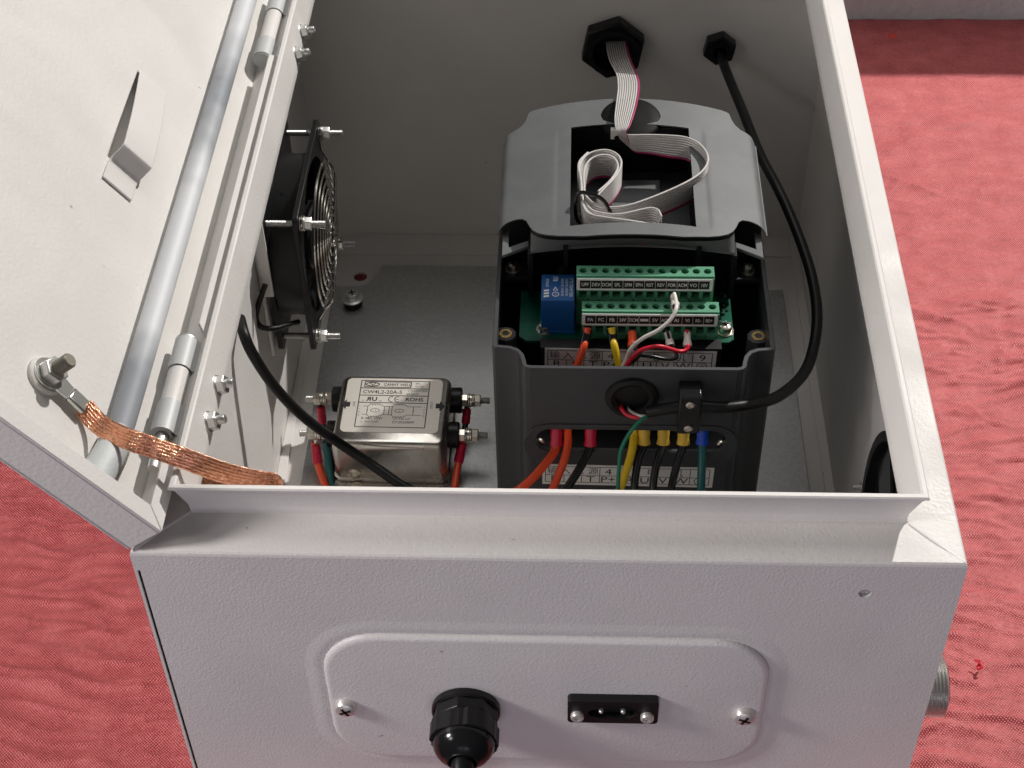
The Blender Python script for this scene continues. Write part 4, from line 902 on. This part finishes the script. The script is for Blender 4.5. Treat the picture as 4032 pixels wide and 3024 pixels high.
# control wires on the green strips
def ferr(t, pts, m, L=7.2, r=1.9):
    a = Vector(pts[0]); b = Vector(pts[1]); a = b-(b-a).normalized()*4.5 if (b-a).length < 4 else a
    d = (Vector(pts[2])-Vector(pts[0])).normalized(); tip = Vector(pts[1])-d*3.6
    part('metal_pin', G().cyl(tip-d*2.5, tip+d*.6, .8, 8), 'tin', t); sleeve(t, 'ferrule', tip, tip+d*L, r*.92, m, r*1.05, .1)
w = wire_thing('orange_wire', W_FA, 2.3, 'orange', 'orange wire with black sleeve plugged into the first lower green terminal'); sleeve(w, 'black_sleeve', (221.3, 223, -56.0), (219.2, 213.0, -61.0), 3.0, 'gloss', 3.2)
w = wire_thing('yellow_wire', W_FB, 2.3, 'yellow', 'yellow wire with black sleeve plugged into the third lower green terminal'); sleeve(w, 'black_sleeve', (235.4, 223, -56.0), (236.9, 213.0, -61.0), 3.0, 'gloss', 3.2)
w = wire_thing('white_wire', W_FOR, 1.25, 'wwire', 'white wire arching from the upper green strip over the lower one'); sleeve(w, 'ferrule', (272.4, 236, -40), (273.0, 222, -37.0), 2.1, 'wwire', 2.6, .1)
w = wire_thing('black_wire', W_DCM, 1.2, 'bwire', 'thin black wire looping between the orange ferrule and a white ferrule'); sleeve(w, 'orange_ferrule', (248.0, 222, -56.5), (248.2, 212.5, -60.6), 2.6, 'orange', 2.9, .1); sleeve(w, 'white_ferrule', (269.0, 222, -56.8), (270.8, 213.4, -60.4), 2.1, 'wwire', 2.6, .1)
w = wire_thing('red_wire', W_VI, 1.3, 'red', 'thin red wire curving from a white ferrule at the right of the lower green strip'); sleeve(w, 'ferrule', (280.9, 222, -56.6), (281.0, 213.2, -60.6), 2.1, 'wwire', 2.6, .1)
wire('black_wire', W_BK, 1.2, 'bwire', 'short thin black wire running down behind the red and white wires')
# power leads below the slot
def lead(nm, pts, r, m, sm_, lab, rs=3.7, L=13):
    t = thing(nm, pts[1], lab, 'wire', 'leads leaving the slot of the drive'); part('insulation', G().tube(pts, r, 12, 6), m, t)
    if sm_:
        a = V(pts[1][0], 184.6, pts[1][2]+10.5); b = V(pts[1][0], 179.4, pts[1][2]-1.5)
        g = G().lathe([(rs*.92, 0), (rs*.95, .4), (rs, 5), (rs*.92, 8), (rs*1.12, 11.6), (rs*.86, 11.6), (rs*.7, 9)], F(a, b-a), 20); part('terminal_sleeve', g, sm_, t)
    return t
lead('orange_wire', L_OR1, 2.7, 'orange', 'redsleeve', 'left orange lead with red sleeve leaving the slot low on the drive')
lead('orange_wire', L_OR2, 2.5, 'orange', None, 'bare orange lead without a sleeve, second from left under the drive slot')
lead('black_wire', L_BK0, 2.6, 'bwire', 'redsleeve', 'black lead with a red sleeve leaving the drive slot')
lead('yellow_wire', L_YE, 2.5, 'yellow', None, 'yellow lead hanging from the middle of the drive slot')
wire('green_wire', L_GN0, 1.25, 'gwire', 'thin green wire bending down from the thin cable end by the grommet')
for k, (nm, lab) in enumerate((('L_BK1', 'black lead with yellow sleeve next to the yellow lead'), ('L_BK2', 'middle one of the three black leads with yellow sleeves'), ('L_BK3', 'black lead with yellow sleeve partly behind the black clamp'))):
    lead('black_wire', globals()[nm], 2.4, 'bwire', 'yferr', lab)
lead('green_wire', L_GN, 2.5, 'teal', 'blue', 'dark green lead with a blue sleeve at the right end of the slot')
wire('red_wire', S_RED, 1.2, 'red', 'short red wire from the cable end into the black grommet')
wire('white_wire', S_WHITE, .9, 'wwire', 'short thin white wire from the cable end into the black grommet')
# wires on the filter
def lug_wire(nm, pts, r, m, c, lab, L=15):
    t = thing(nm, pts[0], lab, 'wire', 'leads on the bolts of the filter'); P = spline(pts, 6)
    part('insulation', G().tube(pts, r, 12, 6), m, t)
    i = 1
    while i < len(P)-1 and (P[i]-P[0]).length < L: i += 1
    d = (P[i]-P[0]); a = P[0]+d*.12
    g = G().lathe([(r*.9, 0), (r+.8, .8), (r+.9, d.length*.35), (r+.5, d.length*.42), (r+.9, d.length*.5), (r+.9, d.length*.88), (r*.95, d.length*.95)], F(a, d), 18); part('lug_sleeve', g, 'redsleeve', t)
    c = Vector(c); part('lug_ring', G().lathe([(2.6, -.6), (5.0, -.6), (5.0, .6), (2.6, .6)], F(c, (1, 0, 0)), 20, closed=True).cyl(c+(a-c).normalized()*4, a, 1.7, 8), 'tin', t)
lug_wire('black_wire', F_L1, 2.5, 'black', (33.6, 322, -218), 'dark lead with red sleeve on the upper left bolt of the filter')
lug_wire('orange_wire', F_L2, 2.6, 'orange', (33.6, 287.5, -218), 'orange lead with red sleeve on the lower left bolt of the filter')
lug_wire('black_wire', F_R1, 2.2, 'black', (139.8, 322, -218), 'short lead with red sleeve on the upper right bolt of the filter', L=12)
lug_wire('orange_wire', F_R2, 2.6, 'orange', (139.8, 287.5, -218), 'orange lead with red sleeve on the lower right bolt of the filter')
wire('green_wire', F_GN, 2.4, 'teal', 'dark green wire beside the left flank of the filter can')
